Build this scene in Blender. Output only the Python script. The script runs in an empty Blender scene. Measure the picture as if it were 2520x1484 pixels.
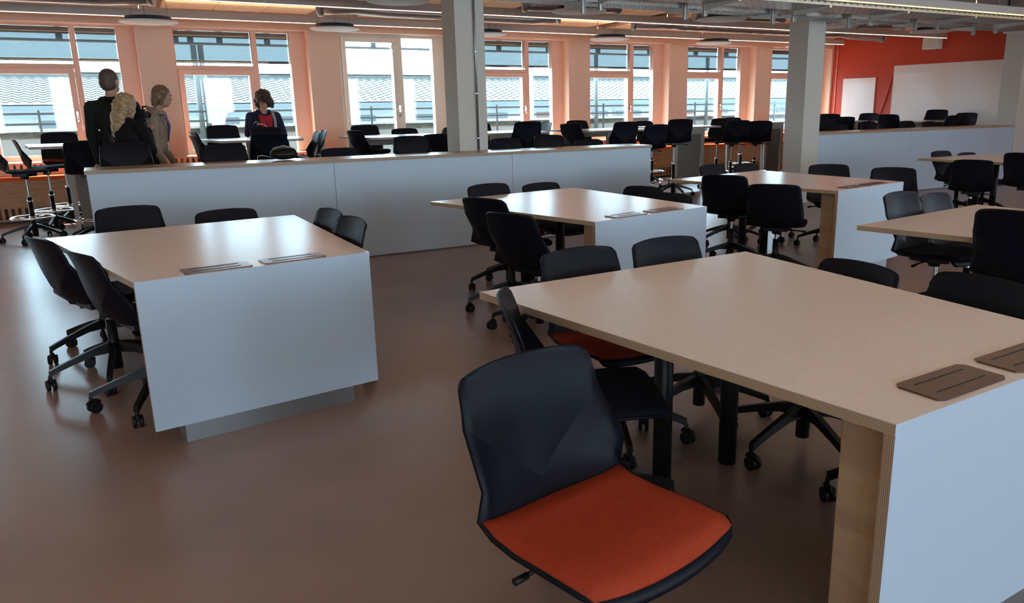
import bpy, math, random
import numpy as np
from mathutils import Matrix, Vector
random.seed(7)
S = bpy.context.scene
C = S.collection
PI = math.pi
# ------------------------------------------------------------------ camera
cam_d = bpy.data.cameras.new('camera'); cam = bpy.data.objects.new('camera', cam_d); C.objects.link(cam)
cam_d.sensor_fit = 'HORIZONTAL'; cam_d.sensor_width = 36.0
cam_d.lens = 36.0 * 1885.605 / 2520.0
cam_d.shift_x = -(1370.65 - 1260.0) / 2520.0
cam_d.shift_y = (723.29 - 742.0) / 2520.0
cr = Vector((0.86319162, -0.5046873, -0.0138185)); cu = Vector((0.13148533, 0.1982918, 0.97128367)); cf = Vector((0.48745444, 0.84022086, -0.2375228))
cam.matrix_world = Matrix(((cr.x, cu.x, -cf.x, 0), (cr.y, cu.y, -cf.y, 0), (cr.z, cu.z, -cf.z, 1.40737), (0, 0, 0, 1)))
cam_d.clip_start = 0.05; cam_d.clip_end = 300
S.camera = cam
# ------------------------------------------------------------------ world, sun, exposure
W = bpy.data.worlds.new('world'); S.world = W; W.use_nodes = True
bg = W.node_tree.nodes['Background']
bg.inputs[0].default_value = (0.62, 0.84, 1.0, 1); bg.inputs[1].default_value = 6.5
sun_d = bpy.data.lights.new('sun', 'SUN'); sun_d.energy = 6.5; sun_d.angle = 0.02; sun_d.color = (1, 0.95, 0.86)
sun = bpy.data.objects.new('sun', sun_d); C.objects.link(sun)
sun.rotation_euler = Vector((0.25, -0.62, -1.05)).to_track_quat('-Z', 'Y').to_euler()
S.view_settings.view_transform = 'Standard'; S.view_settings.look = 'None'
S.view_settings.exposure = 1.45; S.view_settings.gamma = 1.0; S.view_settings.use_curve_mapping = False
S.cycles.use_denoising = True
S.cycles.max_bounces = 10; S.cycles.diffuse_bounces = 6; S.cycles.transparent_max_bounces = 12
S.cycles.sample_clamp_indirect = 6.0; S.cycles.caustics_reflective = False; S.cycles.caustics_refractive = False

# ------------------------------------------------------------------ materials
def mat(name, col, rough=0.5, metal=0.0, spec=0.5, noise=0.0, nscale=20.0, bump=0.0, bscale=200.0, emit=None, estr=0.0, trans=0.0):
    m = bpy.data.materials.new(name); m.use_nodes = True
    nt = m.node_tree; b = nt.nodes['Principled BSDF']
    b.inputs['Base Color'].default_value = (*col, 1); b.inputs['Roughness'].default_value = rough
    b.inputs['Metallic'].default_value = metal; b.inputs['Specular IOR Level'].default_value = spec
    tc = nt.nodes.new('ShaderNodeTexCoord')
    if noise > 0:
        n = nt.nodes.new('ShaderNodeTexNoise'); n.inputs['Scale'].default_value = nscale; n.inputs['Detail'].default_value = 5
        r = nt.nodes.new('ShaderNodeValToRGB')
        r.color_ramp.elements[0].position = 0.3; r.color_ramp.elements[1].position = 0.7
        r.color_ramp.elements[0].color = (*[c * (1 - noise) for c in col], 1)
        r.color_ramp.elements[1].color = (*[min(1, c * (1 + noise)) for c in col], 1)
        nt.links.new(tc.outputs['Object'], n.inputs['Vector']); nt.links.new(n.outputs['Fac'], r.inputs['Fac'])
        nt.links.new(r.outputs['Color'], b.inputs['Base Color'])
    if bump > 0:
        n2 = nt.nodes.new('ShaderNodeTexNoise'); n2.inputs['Scale'].default_value = bscale; n2.inputs['Detail'].default_value = 3
        bp = nt.nodes.new('ShaderNodeBump'); bp.inputs['Strength'].default_value = bump; bp.inputs['Distance'].default_value = 0.002
        nt.links.new(tc.outputs['Object'], n2.inputs['Vector']); nt.links.new(n2.outputs['Fac'], bp.inputs['Height']); nt.links.new(bp.outputs['Normal'], b.inputs['Normal'])
    if emit:
        b.inputs['Emission Color'].default_value = (*emit, 1); b.inputs['Emission Strength'].default_value = estr
    if trans: b.inputs['Transmission Weight'].default_value = trans
    return m

def ply_mat(name, axis, step, dark=(0.20, 0.125, 0.075), light=(0.50, 0.36, 0.24)):
    m = bpy.data.materials.new(name); m.use_nodes = True; nt = m.node_tree; b = nt.nodes['Principled BSDF']
    tc = nt.nodes.new('ShaderNodeTexCoord'); sp = nt.nodes.new('ShaderNodeSeparateXYZ'); nt.links.new(tc.outputs['Object'], sp.inputs[0])
    mul = nt.nodes.new('ShaderNodeMath'); mul.operation = 'MULTIPLY'; mul.inputs[1].default_value = 1.0 / step
    fr = nt.nodes.new('ShaderNodeMath'); fr.operation = 'FRACT'
    nt.links.new(sp.outputs[axis], mul.inputs[0]); nt.links.new(mul.outputs[0], fr.inputs[0])
    r = nt.nodes.new('ShaderNodeValToRGB'); r.color_ramp.elements[0].position = 0.25; r.color_ramp.elements[1].position = 0.45
    r.color_ramp.elements[0].color = (*dark, 1); r.color_ramp.elements[1].color = (*light, 1)
    nt.links.new(fr.outputs[0], r.inputs['Fac']); nt.links.new(r.outputs['Color'], b.inputs['Base Color'])
    b.inputs['Roughness'].default_value = 0.5
    return m

def wood_mat(name, a, b_, sc=(1.5, 1.5, 14), rough=0.5):
    m = bpy.data.materials.new(name); m.use_nodes = True; nt = m.node_tree; b = nt.nodes['Principled BSDF']
    tc = nt.nodes.new('ShaderNodeTexCoord'); mp = nt.nodes.new('ShaderNodeMapping'); mp.inputs['Scale'].default_value = sc
    n = nt.nodes.new('ShaderNodeTexNoise'); n.inputs['Scale'].default_value = 2.5; n.inputs['Detail'].default_value = 6; n.inputs['Distortion'].default_value = 1.2
    r = nt.nodes.new('ShaderNodeValToRGB'); r.color_ramp.elements[0].position = 0.35; r.color_ramp.elements[1].position = 0.68
    r.color_ramp.elements[0].color = (*a, 1); r.color_ramp.elements[1].color = (*b_, 1)
    nt.links.new(tc.outputs['Object'], mp.inputs['Vector']); nt.links.new(mp.outputs['Vector'], n.inputs['Vector'])
    nt.links.new(n.outputs['Fac'], r.inputs['Fac']); nt.links.new(r.outputs['Color'], b.inputs['Base Color']); b.inputs['Roughness'].default_value = rough
    return m

def glass_mat(name, tint=(0.93, 0.99, 1.0), gloss=0.04):
    m = bpy.data.materials.new(name); m.use_nodes = True; nt = m.node_tree; nt.nodes.clear()
    o = nt.nodes.new('ShaderNodeOutputMaterial'); mx = nt.nodes.new('ShaderNodeMixShader'); t = nt.nodes.new('ShaderNodeBsdfTransparent'); g = nt.nodes.new('ShaderNodeBsdfGlossy')
    t.inputs[0].default_value = (*tint, 1); g.inputs['Roughness'].default_value = 0.02; g.inputs[0].default_value = (1, 1, 1, 1); mx.inputs[0].default_value = gloss
    nt.links.new(t.outputs[0], mx.inputs[1]); nt.links.new(g.outputs[0], mx.inputs[2]); nt.links.new(mx.outputs[0], o.inputs[0])
    return m

def screen_mat(name):
    m = bpy.data.materials.new(name); m.use_nodes = True; nt = m.node_tree; nt.nodes.clear()
    o = nt.nodes.new('ShaderNodeOutputMaterial'); mx = nt.nodes.new('ShaderNodeMixShader'); t = nt.nodes.new('ShaderNodeBsdfTransparent')
    mx2 = nt.nodes.new('ShaderNodeMixShader'); d = nt.nodes.new('ShaderNodeBsdfDiffuse'); tr = nt.nodes.new('ShaderNodeBsdfTranslucent')
    t.inputs[0].default_value = (0.62, 0.66, 0.66, 1); d.inputs[0].default_value = (0.10, 0.12, 0.13, 1); tr.inputs[0].default_value = (0.06, 0.065, 0.07, 1)
    mx.inputs[0].default_value = 0.71; mx2.inputs[0].default_value = 0.5
    nt.links.new(d.outputs[0], mx2.inputs[1]); nt.links.new(tr.outputs[0], mx2.inputs[2]); nt.links.new(t.outputs[0], mx.inputs[1]); nt.links.new(mx2.outputs[0], mx.inputs[2]); nt.links.new(mx.outputs[0], o.inputs[0])
    return m

M = {}
M['floor'] = mat('linoleum', (0.285, 0.19, 0.162), 0.28, noise=0.13, nscale=1.6, bump=0.05, bscale=40)
M['wall'] = mat('wall_white_warm_bounce', (0.82, 0.57, 0.44), 0.7)  # white walls; the peach base carries orange bounce off the benches
M['white'] = mat('white_paint', (0.72, 0.69, 0.65), 0.6)
M['column'] = mat('column_paint', (0.60, 0.57, 0.52), 0.65)
M['red'] = mat('red_wall_paint', (0.50, 0.045, 0.012), 0.6)
M['ceil'] = mat('ceiling_paint', (0.42, 0.37, 0.34), 0.8)
M['raft'] = wood_mat('raft_board', (0.66, 0.42, 0.25), (0.74, 0.50, 0.32), (3, 3, 3), 0.8)
M['beam'] = mat('beam_paint', (0.48, 0.42, 0.39), 0.5)
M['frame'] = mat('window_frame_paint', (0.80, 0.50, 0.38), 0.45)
M['frame_w'] = mat('door_frame_paint', (0.78, 0.68, 0.58), 0.45)
M['glass'] = glass_mat('window_glass')
M['screen'] = screen_mat('screen_fabric')
M['dark'] = mat('dark_bar', (0.03, 0.035, 0.04), 0.5)
M['headbox'] = mat('blind_box_lintel_shade', (0.22, 0.15, 0.10), 0.6)  # dark tan carries the lintel shadow at the window head
M['black'] = mat('black_steel', (0.007, 0.007, 0.008), 0.42, spec=0.3)
M['plastic'] = mat('black_navy_plastic', (0.0035, 0.0048, 0.011), 0.46, spec=0.17, bump=0.04, bscale=900)
M['rubber'] = mat('caster_rubber', (0.006, 0.006, 0.007), 0.5, spec=0.3)
M['chrome'] = mat('chrome', (0.75, 0.76, 0.78), 0.12, metal=1.0)
M['orange'] = mat('orange_wool', (0.36, 0.047, 0.020), 0.95, spec=0.1, noise=0.10, nscale=120, bump=0.35, bscale=500)
M['rust'] = mat('rust_red_wool', (0.15, 0.022, 0.014), 0.95, spec=0.1, noise=0.10, nscale=120, bump=0.3, bscale=500)
M['navy'] = mat('navy_wool', (0.006, 0.008, 0.016), 0.9, spec=0.15, noise=0.12, nscale=120, bump=0.3, bscale=500)
M['laminate'] = mat('beige_laminate', (0.76, 0.67, 0.635), 0.25, spec=0.65, noise=0.03, nscale=60)
M['panel'] = mat('white_laminate_cool_light', (0.45, 0.535, 0.64), 0.32)  # white laminate; the bluish tint stands in for cool daylight
M['ply_z'] = ply_mat('ply_edge_z', 'Z', 0.0048)
M['ply_y'] = ply_mat('ply_edge_y', 'Y', 0.0048)
M['ply'] = wood_mat('birch_ply', (0.44, 0.29, 0.17), (0.53, 0.37, 0.23), (1.2, 1.2, 5), 0.45)
M['ply_top'] = wood_mat('counter_ply', (0.40, 0.255, 0.16), (0.48, 0.32, 0.21), (1, 9, 9), 0.26)
M['steel'] = mat('brushed_steel', (0.34, 0.35, 0.36), 0.35, metal=0.8)
M['bronze'] = mat('anodised_bronze', (0.17, 0.105, 0.09), 0.28, metal=0.9)
M['galv'] = mat('galvanised_steel', (0.48, 0.48, 0.46), 0.42, metal=0.85, noise=0.15, nscale=30)
M['duct'] = mat('spiral_duct_steel', (0.50, 0.45, 0.42), 0.36, metal=0.95)
M['disc'] = mat('disc_white', (0.80, 0.80, 0.78), 0.6)
M['led'] = mat('led_strip', (1, 0.8, 0.5), 0.5, emit=(1.0, 0.80, 0.58), estr=4.4)  # used only by the added, unseen beams above the study tables
M['led_yellow'] = mat('led_strip_yellow', (1, 0.8, 0.4), 0.5, emit=(1.0, 0.72, 0.17), estr=1.7)
M['added_uplight'] = mat('added_uplight_strip', (1, 0.85, 0.72), 0.5, emit=(1.0, 0.74, 0.52), estr=4.0)  # strips added on the beam tops to brighten ceiling and rafts
M['led_soft'] = mat('led_strip_dim', (1, 0.85, 0.72), 0.5, emit=(1.0, 0.76, 0.58), estr=1.0)
M['barleg'] = mat('bar_table_leg', (0.47, 0.44, 0.39), 0.45)
M['bartop'] = mat('bar_table_laminate', (0.55, 0.52, 0.48), 0.22)
M['board'] = mat('bar_table_board', (0.20, 0.18, 0.155), 0.5)
M['whiteboard'] = mat('whiteboard_enamel', (0.80, 0.77, 0.75), 0.16)
M['roof'] = mat('roof_tiles', (0.085, 0.087, 0.083), 0.7)
M['out_wall'] = mat('outside_render', (0.18, 0.19, 0.188), 0.8)
M['stone'] = mat('parapet_stone', (0.055, 0.06, 0.053), 0.9, noise=0.3, nscale=9)
M['coping'] = mat('parapet_coping', (0.28, 0.28, 0.27), 0.7)
M['rail'] = mat('railing_paint', (0.012, 0.020, 0.024), 0.5)
M['outpane'] = mat('outside_pane', (0.04, 0.05, 0.055), 0.4)
M['outbrick'] = mat('outside_red_panel', (0.09, 0.035, 0.028), 0.8)
M['pipe'] = mat('gallery_post_paint', (0.05, 0.06, 0.062), 0.5)
M['skin'] = mat('skin', (0.55, 0.30, 0.21), 0.5)
M['text'] = mat('white_film_lettering', (0.9, 0.92, 0.93), 0.5)

# ------------------------------------------------------------------ mesh builder
class MB:
    def __init__(s): s.v = []; s.f = []; s.m = []; s.s = []
    def add(s, vs, fs, mi=0, sm=False):
        o = len(s.v); s.v += [tuple(p) for p in vs]
        for f in fs: s.f.append(tuple(i + o for i in f)); s.m.append(mi); s.s.append(sm)
        return s
    def box(s, x0, x1, y0, y1, z0, z1, mi=0, mis=None):
        vs = [(x0, y0, z0), (x1, y0, z0), (x1, y1, z0), (x0, y1, z0), (x0, y0, z1), (x1, y0, z1), (x1, y1, z1), (x0, y1, z1)]
        fs = [(0, 3, 2, 1), (4, 5, 6, 7), (0, 1, 5, 4), (2, 3, 7, 6), (1, 2, 6, 5), (3, 0, 4, 7)]  # bottom top front back right left
        if mis is None: return s.add(vs, fs, mi)
        o = len(s.v); s.v += vs
        for f, k in zip(fs, mis): s.f.append(tuple(i + o for i in f)); s.m.append(k); s.s.append(False)
        return s
    def prism(s, poly, z0, z1, mi=0, mtop=None, mbot=None, mfirst=None):
        n = len(poly); vs = [(x, y, z0) for x, y in poly] + [(x, y, z1) for x, y in poly]
        o = len(s.v); s.v += vs
        def put(f, k): s.f.append(tuple(i + o for i in f)); s.m.append(k); s.s.append(False)
        for i in range(n): put((i, (i + 1) % n, n + (i + 1) % n, n + i), mi if (i or mfirst is None) else mfirst)
        put(tuple(range(n, 2 * n)), mi if mtop is None else mtop); put(tuple(reversed(range(n))), mi if mbot is None else mbot)
        return s
    def tube(s, pts, r, n=10, mi=0, cap=True, closed=False):
        P = [Vector(p) for p in pts]; R = r if isinstance(r, (list, tuple)) else [r] * len(P)
        rings = []; prev = None; L = len(P)
        for i, p in enumerate(P):
            if closed: d = (P[(i + 1) % L] - P[i - 1])
            else: d = (P[min(i + 1, L - 1)] - P[max(i - 1, 0)])
            d.normalize()
            a = Vector((0, 0, 1)) if abs(d.z) < 0.9 else Vector((1, 0, 0))
            if prev is not None: a = prev
            a = (a - d * a.dot(d)).normalized(); prev = a; b = d.cross(a)
            rings.append([p + (a * math.cos(2 * PI * k / n) + b * math.sin(2 * PI * k / n)) * R[i] for k in range(n)])
        vs = [q for rg in rings for q in rg]; fs = []
        for i in range(L if closed else L - 1):
            j = (i + 1) % L
            for k in range(n): fs.append((i * n + k, i * n + (k + 1) % n, j * n + (k + 1) % n, j * n + k))
        s.add(vs, fs, mi, True)
        if cap and not closed:
            o = len(s.v) - len(vs)
            s.f.append(tuple(o + k for k in reversed(range(n)))); s.m.append(mi); s.s.append(False)
            s.f.append(tuple(o + (L - 1) * n + k for k in range(n))); s.m.append(mi); s.s.append(False)
        return s
    def lathe(s, prof, c=(0, 0, 0), n=16, mi=0, sm=True):
        vs = []; fs = []
        for r, z in prof:
            for k in range(n): vs.append((c[0] + r * math.cos(2 * PI * k / n), c[1] + r * math.sin(2 * PI * k / n), c[2] + z))
        for i in range(len(prof) - 1):
            for k in range(n): fs.append((i * n + k, i * n + (k + 1) % n, (i + 1) * n + (k + 1) % n, (i + 1) * n + k))
        return s.add(vs, fs, mi, sm)
    def ell(s, c, r, nu=14, nv=8, mi=0, rot=None):
        vs = []; fs = []
        R = rot or Matrix.Identity(3)
        for j in range(nv + 1):
            t = PI * j / nv
            for i in range(nu):
                a = 2 * PI * i / nu; p = R @ Vector((r[0] * math.sin(t) * math.cos(a), r[1] * math.sin(t) * math.sin(a), r[2] * math.cos(t)))
                vs.append((c[0] + p.x, c[1] + p.y, c[2] + p.z))
        for j in range(nv):
            for i in range(nu): fs.append((j * nu + i, (j + 1) * nu + i, (j + 1) * nu + (i + 1) % nu, j * nu + (i + 1) % nu))
        return s.add(vs, fs, mi, True)
    def mesh(s, name, mats):
        me = bpy.data.meshes.new(name); me.from_pydata(s.v, [], s.f)
        for m in (mats if isinstance(mats, (list, tuple)) else [mats]): me.materials.append(M[m] if isinstance(m, str) else m)
        me.polygons.foreach_set('material_index', s.m); me.polygons.foreach_set('use_smooth', s.s); me.update()
        return me
    def build(s, name, mats, parent=None, loc=None, rz=0.0):
        return link(name, s.mesh(name, mats), parent, loc, rz)

def link(name, me, parent=None, loc=None, rz=0.0):
    o = bpy.data.objects.new(name, me); C.objects.link(o); o.parent = parent
    if loc: o.location = loc
    if rz: o.rotation_euler = (0, 0, rz)
    return o
def tag(o, label=None, cat=None, group=None, kind=None):
    if label: o['label'] = label
    if cat: o['category'] = cat
    if group: o['group'] = group
    if kind: o['kind'] = kind
    return o
def thing(name, label, cat, loc=(0, 0, 0), rz=0.0, group=None):
    o = bpy.data.objects.new(name, None); C.objects.link(o); o.location = loc; o.rotation_euler = (0, 0, rz); o.empty_display_size = 0.1
    return tag(o, label, cat, group)
ORD = ['first', 'second', 'third', 'fourth', 'fifth', 'sixth', 'seventh', 'eighth']
def struct(o): o['kind'] = 'structure'; return o
def sroot(name, loc=(0, 0, 0)):
    o = bpy.data.objects.new(name, None); C.objects.link(o); o.location = loc; return struct(o)
def copy_tree(o, parent=None):
    c = o.copy(); C.objects.link(c); c.parent = parent
    for ch in list(o.children): copy_tree(ch, c)
    return c

# ================================================================== ROOM SHELL
D = 12.9          # inner plane of the window glass
PF = 12.62        # front face of pillars and lintel
BAY = 2.347
XR = 14.74; XL = -7.5; YB = -6.0; CZ = 3.10
struct(MB().box(XL, XR, YB, 13.1, -0.1, 0.0).build('floor', 'floor'))
struct(MB().box(XL, XR, YB, 13.1, CZ, CZ + 0.15).build('ceiling', 'ceil'))
wl = struct(MB().box(XL - 0.15, XL, YB, 13.1, 0, CZ).build('wall_left', 'white'))
struct(MB().box(XR, XR + 0.15, 2.0, 13.1, 0, CZ).build('wall_right', 'red'))
# wall behind the viewer with a band of daylight openings
wb = sroot('wall_back', (0, YB, 0))
m = MB().box(XL, XR, -0.2, 0, 0, 0.8).box(XL, XR, -0.2, 0, 2.6, CZ)
x = XL
while x < XR: m.box(x, x + 1.45, -0.2, 0, 0.8, 2.6); x += 2.4
m.build('masonry', 'white', wb)
# right side beyond the red wall part: daylight openings too
wr2 = sroot('wall_side', (XR, 0, 0)); m = MB().box(0, 0.15, YB, 2.0, 0, 0.8).box(0, 0.15, YB, 2.0, 2.6, CZ)
for y in (YB, -3.6, -1.2): m.box(0, 0.15, y, y + 1.7, 0.8, 2.6)
m.box(0, 0.15, 1.2, 2.0, 0.8, 2.6)
m.build('masonry', 'white', wr2)
# window wall: pillars, lintel, sill wall
ww = sroot('wall_window', (0, PF, 0))
for k in range(-3, 7):
    x0 = 2.948 + (k - 1) * BAY; x1 = 3.416 + (k - 1) * BAY
    if k == 6: x1 = XR
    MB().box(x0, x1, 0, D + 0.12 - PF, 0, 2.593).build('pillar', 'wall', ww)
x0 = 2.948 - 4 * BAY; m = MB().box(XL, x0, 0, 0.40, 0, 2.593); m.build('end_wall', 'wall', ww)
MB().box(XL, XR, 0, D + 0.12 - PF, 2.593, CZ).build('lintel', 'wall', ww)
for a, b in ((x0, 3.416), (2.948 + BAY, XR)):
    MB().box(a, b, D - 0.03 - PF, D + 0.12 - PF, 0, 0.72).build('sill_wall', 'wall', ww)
# thin vertical joint bead on pillars
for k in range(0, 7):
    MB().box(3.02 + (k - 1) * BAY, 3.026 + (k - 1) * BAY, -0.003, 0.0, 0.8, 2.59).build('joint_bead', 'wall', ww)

# windows ------------------------------------------------------------
def rect_frame(m, x0, x1, z0, z1, w, y0, y1, mi=0):
    m.box(x0, x1, y0, y1, z0, z0 + w, mi).box(x0, x1, y0, y1, z1 - w, z1, mi).box(x0, x0 + w, y0, y1, z0 + w, z1 - w, mi).box(x1 - w, x1, y0, y1, z0 + w, z1 - w, mi)
def pane(name, x0, x1, z0, z1, y, parent, m_='glass'):
    return MB().box(x0, x1, y, y + 0.006, z0, z1).build(name, m_, parent)
wn = 0
for k in range(-2, 7):
    ox = (k - 1) * BAY
    if k == 2: continue
    wn += 1
    r = sroot('window_%d' % wn, (ox, D, 0))
    fm = MB()
    fm.box(0.98, 1.099, -0.06, 0.06, 0.72, 2.60).box(2.717, 2.96, -0.06, 0.06, 0.72, 2.60)   # jambs
    fm.box(1.099, 2.717, -0.06, 0.06, 2.566, 2.60).box(1.099, 2.717, -0.06, 0.06, 0.70, 0.768)  # head, sill
    fm.box(2.157, 2.230, -0.06, 0.06, 0.768, 2.566).box(1.099, 2.157, -0.06, 0.06, 2.012, 2.069)  # mullion, transom
    fm.build('window_frame', 'frame', r)
    sm = MB(); rect_frame(sm, 1.103, 2.152, 0.775, 2.007, 0.072, -0.085, 0.03); sash = sm.build('sash', 'frame', r)
    hm = MB().box(2.105, 2.127, -0.10, -0.085, 1.33, 1.43).tube([(2.116, -0.10, 1.40), (2.116, -0.135, 1.40), (2.116, -0.137, 1.29)], 0.009, 8); hm.build('window_handle', 'chrome', sash)
    pane('pane', 1.175, 2.08, 0.847, 1.935, 0.0, r); pane('pane', 1.099, 2.157, 2.069, 2.566, 0.0, r); pane('pane', 2.230, 2.717, 0.768, 2.566, 0.0, r)
    for a, b in ((1.099, 2.157), (2.230, 2.717)):
        bl = MB().box(a + 0.004, b - 0.004, 0.075, 0.079, 2.14, 2.50).build('roller_screen', 'screen', r)
        MB().box(a, b, 0.068, 0.088, 2.112, 2.15).build('bottom_bar', 'dark', bl)
        MB().box(a, b, 0.065, 0.115, 2.478, 2.566).build('screen_box', 'headbox', bl)
# glazed door bay ------------------------------------------------------
r = sroot('door_1', (BAY, D, 0))
fm = MB().box(1.02, 1.155, -0.06, 0.06, 0, 2.60).box(2.72, 2.96, -0.06, 0.06, 0, 2.60).box(1.155, 2.72, -0.06, 0.06, 2.548, 2.60).box(2.115, 2.174, -0.06, 0.06, 0, 2.548).box(2.174, 2.72, -0.06, 0.06, 0, 0.12)
fm.build('door_frame', 'frame_w', r)
dm = MB(); rect_frame(dm, 1.158, 2.112, 0.02, 2.543, 0.075, -0.09, 0.03); dm.box(2.005, 2.04, -0.09, 0.03, 0.1, 2.46)
leaf = dm.build('door_leaf', 'frame_w', r)
pane('pane', 1.23, 2.03, 0.09, 2.47, 0.0, r); pane('pane', 2.174, 2.725, 0.12, 2.548, 0.0, r)
MB().box(2.062, 2.092, -0.10, -0.09, 1.36, 1.46).tube([(2.077, -0.10, 1.405), (2.077, -0.15, 1.405), (1.93, -0.152, 1.405)], 0.011, 8).build('door_handle', 'chrome', leaf)
MB().lathe([(0, 0), (0.022, 0), (0.022, 0.012), (0, 0.012)], (0, 0, 0), 12).build('lock_rosette', 'steel', leaf, (2.077, -0.09, 1.30)).rotation_euler = (PI / 2, 0, 0)
MB().box(1.97, 2.13, -0.15, -0.09, 2.36, 2.43).tube([(2.0, -0.12, 2.43), (2.08, -0.13, 2.47), (2.15, -0.08, 2.5)], 0.01, 6).build('door_closer', 'frame_w', leaf)
def text_mesh(s, size):
    c = bpy.data.curves.new('t', 'FONT'); c.body = s; c.size = size; c.align_x = 'CENTER'; c.align_y = 'CENTER'
    o = bpy.data.objects.new('t', c); C.objects.link(o); dg = bpy.context.evaluated_depsgraph_get()
    me = bpy.data.meshes.new_from_object(o.evaluated_get(dg)); bpy.data.objects.remove(o); return me
tm = text_mesh('PLEASE REMEMBER', 0.052); tm.materials.append(M['text'])
o = link('lettering', tm, r, (1.60, -0.003, 1.735)); o.rotation_euler = (PI / 2, 0, 0)
m = MB()
for row in range(3):
    x = 1.395
    while x < 1.80:
        w = random.uniform(0.012, 0.03); m.box(x, x + w, -0.004, -0.002, 1.685 - row * 0.03, 1.698 - row * 0.03); x += w + 0.009
m.build('small_lettering', 'text', r)

# bench with sill grille along the windows -----------------------------
def bench(x0, x1, label):
    b = thing('window_bench', label, 'bench', ((x0 + x1) / 2, 12.3, 0)); h = (x1 - x0) / 2
    MB().box(-h, h, 0.0, 0.03, 0.235, 0.555).build('front_board', 'benchply', b)
    MB().box(-h, h, -0.05, 0.33, 0.555, 0.605).build('seat_cushion', 'bench_orange', b)
    MB().box(-h, h, 0.05, 0.33, 0.0, 0.05).build('plinth', 'black', b)
    g = MB().box(-h, h, 0.02, 0.045, 0.195, 0.235).box(-h, h, 0.02, 0.045, 0.03, 0.06)
    x = -h
    while x < h: g.box(x, x + 0.035, 0.02, 0.045, 0.06, 0.195); x += 0.075
    g.build('vent_grille', 'benchply', b)
    MB().box(-h, h, 0.27, 0.56, 0.745, 0.77).build('sill_board', 'sillwhite', b)
    s = MB().box(-h, h, 0.255, 0.275, 0.745, 0.77).box(-h, h, 0.255, 0.275, 0.605, 0.685)
    x = -h
    while x < h: s.box(x, x + 0.045, 0.255, 0.275, 0.685, 0.745); x += 0.075
    s.build('sill_grille', 'sillwhite', b)
    return b
M['benchply'] = wood_mat('bench_ply', (0.42, 0.22, 0.10), (0.55, 0.31, 0.16), (1.2, 1.2, 9), 0.5)
M['bench_orange'] = mat('bench_orange_fabric', (0.78, 0.12, 0.03), 0.85, spec=0.2, bump=0.2, bscale=300)
M['sillwhite'] = mat('sill_white_warm_bounce', (0.85, 0.62, 0.46), 0.5)  # white sill; orange glow off the bench is put into the colour
bench(-6.5, 3.30, 'orange cushioned window bench beside the visitors, ending at the glazed door')
bench(5.42, XR - 0.02, 'orange cushioned window bench between glazed door and red wall')

# columns -------------------------------------------------------------
def column(x, lab=None, pipe=False):
    c = sroot('column', (x, 7.8, 0)); MB().box(0, 0.335, 0, 0.345, 0, CZ).build('shaft', 'column', c)
    if pipe:
        p = MB().tube([(0.215, -0.014, 0.96), (0.215, -0.014, CZ)], 0.012, 8).build('conduit', 'steel', c)
        for z in (1.08, 1.55, 1.98, 2.5): MB().box(0.19, 0.24, -0.028, 0.0, z, z + 0.012).build('clip', 'steel', p)
    return c
column(3.34, pipe=True); column(8.575); column(13.84)

# low counters (half-height partitions) ----------------------------------
def counter(x0, x1, y0, z, seams, label):
    c = thing('counter_partition', label, 'counter', (x0, y0, 0)); L = x1 - x0
    MB().box(-0.012, L + 0.012, -0.012, 0.45, z - 0.032, z, mis=[1, 0, 1, 1, 1, 1]).build('counter_top', ['ply_top', 'ply_edge_c'], c)
    e = [0.0] + seams + [L]
    for a, b in zip(e[:-1], e[1:]):
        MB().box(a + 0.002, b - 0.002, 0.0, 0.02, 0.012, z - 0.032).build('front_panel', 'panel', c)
    MB().box(0, L, 0.02, 0.05, 0.0, z - 0.032).build('core_board', 'board', c)
    for xx in (0.0, L - 0.03): MB().box(xx, xx + 0.03, 0.05, 0.42, 0.0, z - 0.032, mis=[0, 0, 0, 0, 1, 1]).build('end_board', ['ply_edge_c', 'barleg'], c)
    return c
M['ply_edge_c'] = wood_mat('counter_edge', (0.34, 0.24, 0.17), (0.42, 0.30, 0.21), (1, 1, 30), 0.5)
counter(-0.14, 5.53, 7.3, 0.957, [1.987, 3.853], 'white panelled low counter with plywood top, visitors behind it')
counter(8.93, XR - 0.02, 7.82, 0.985, [2.09, 4.27], 'white panelled low counter running to the red wall')

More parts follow.
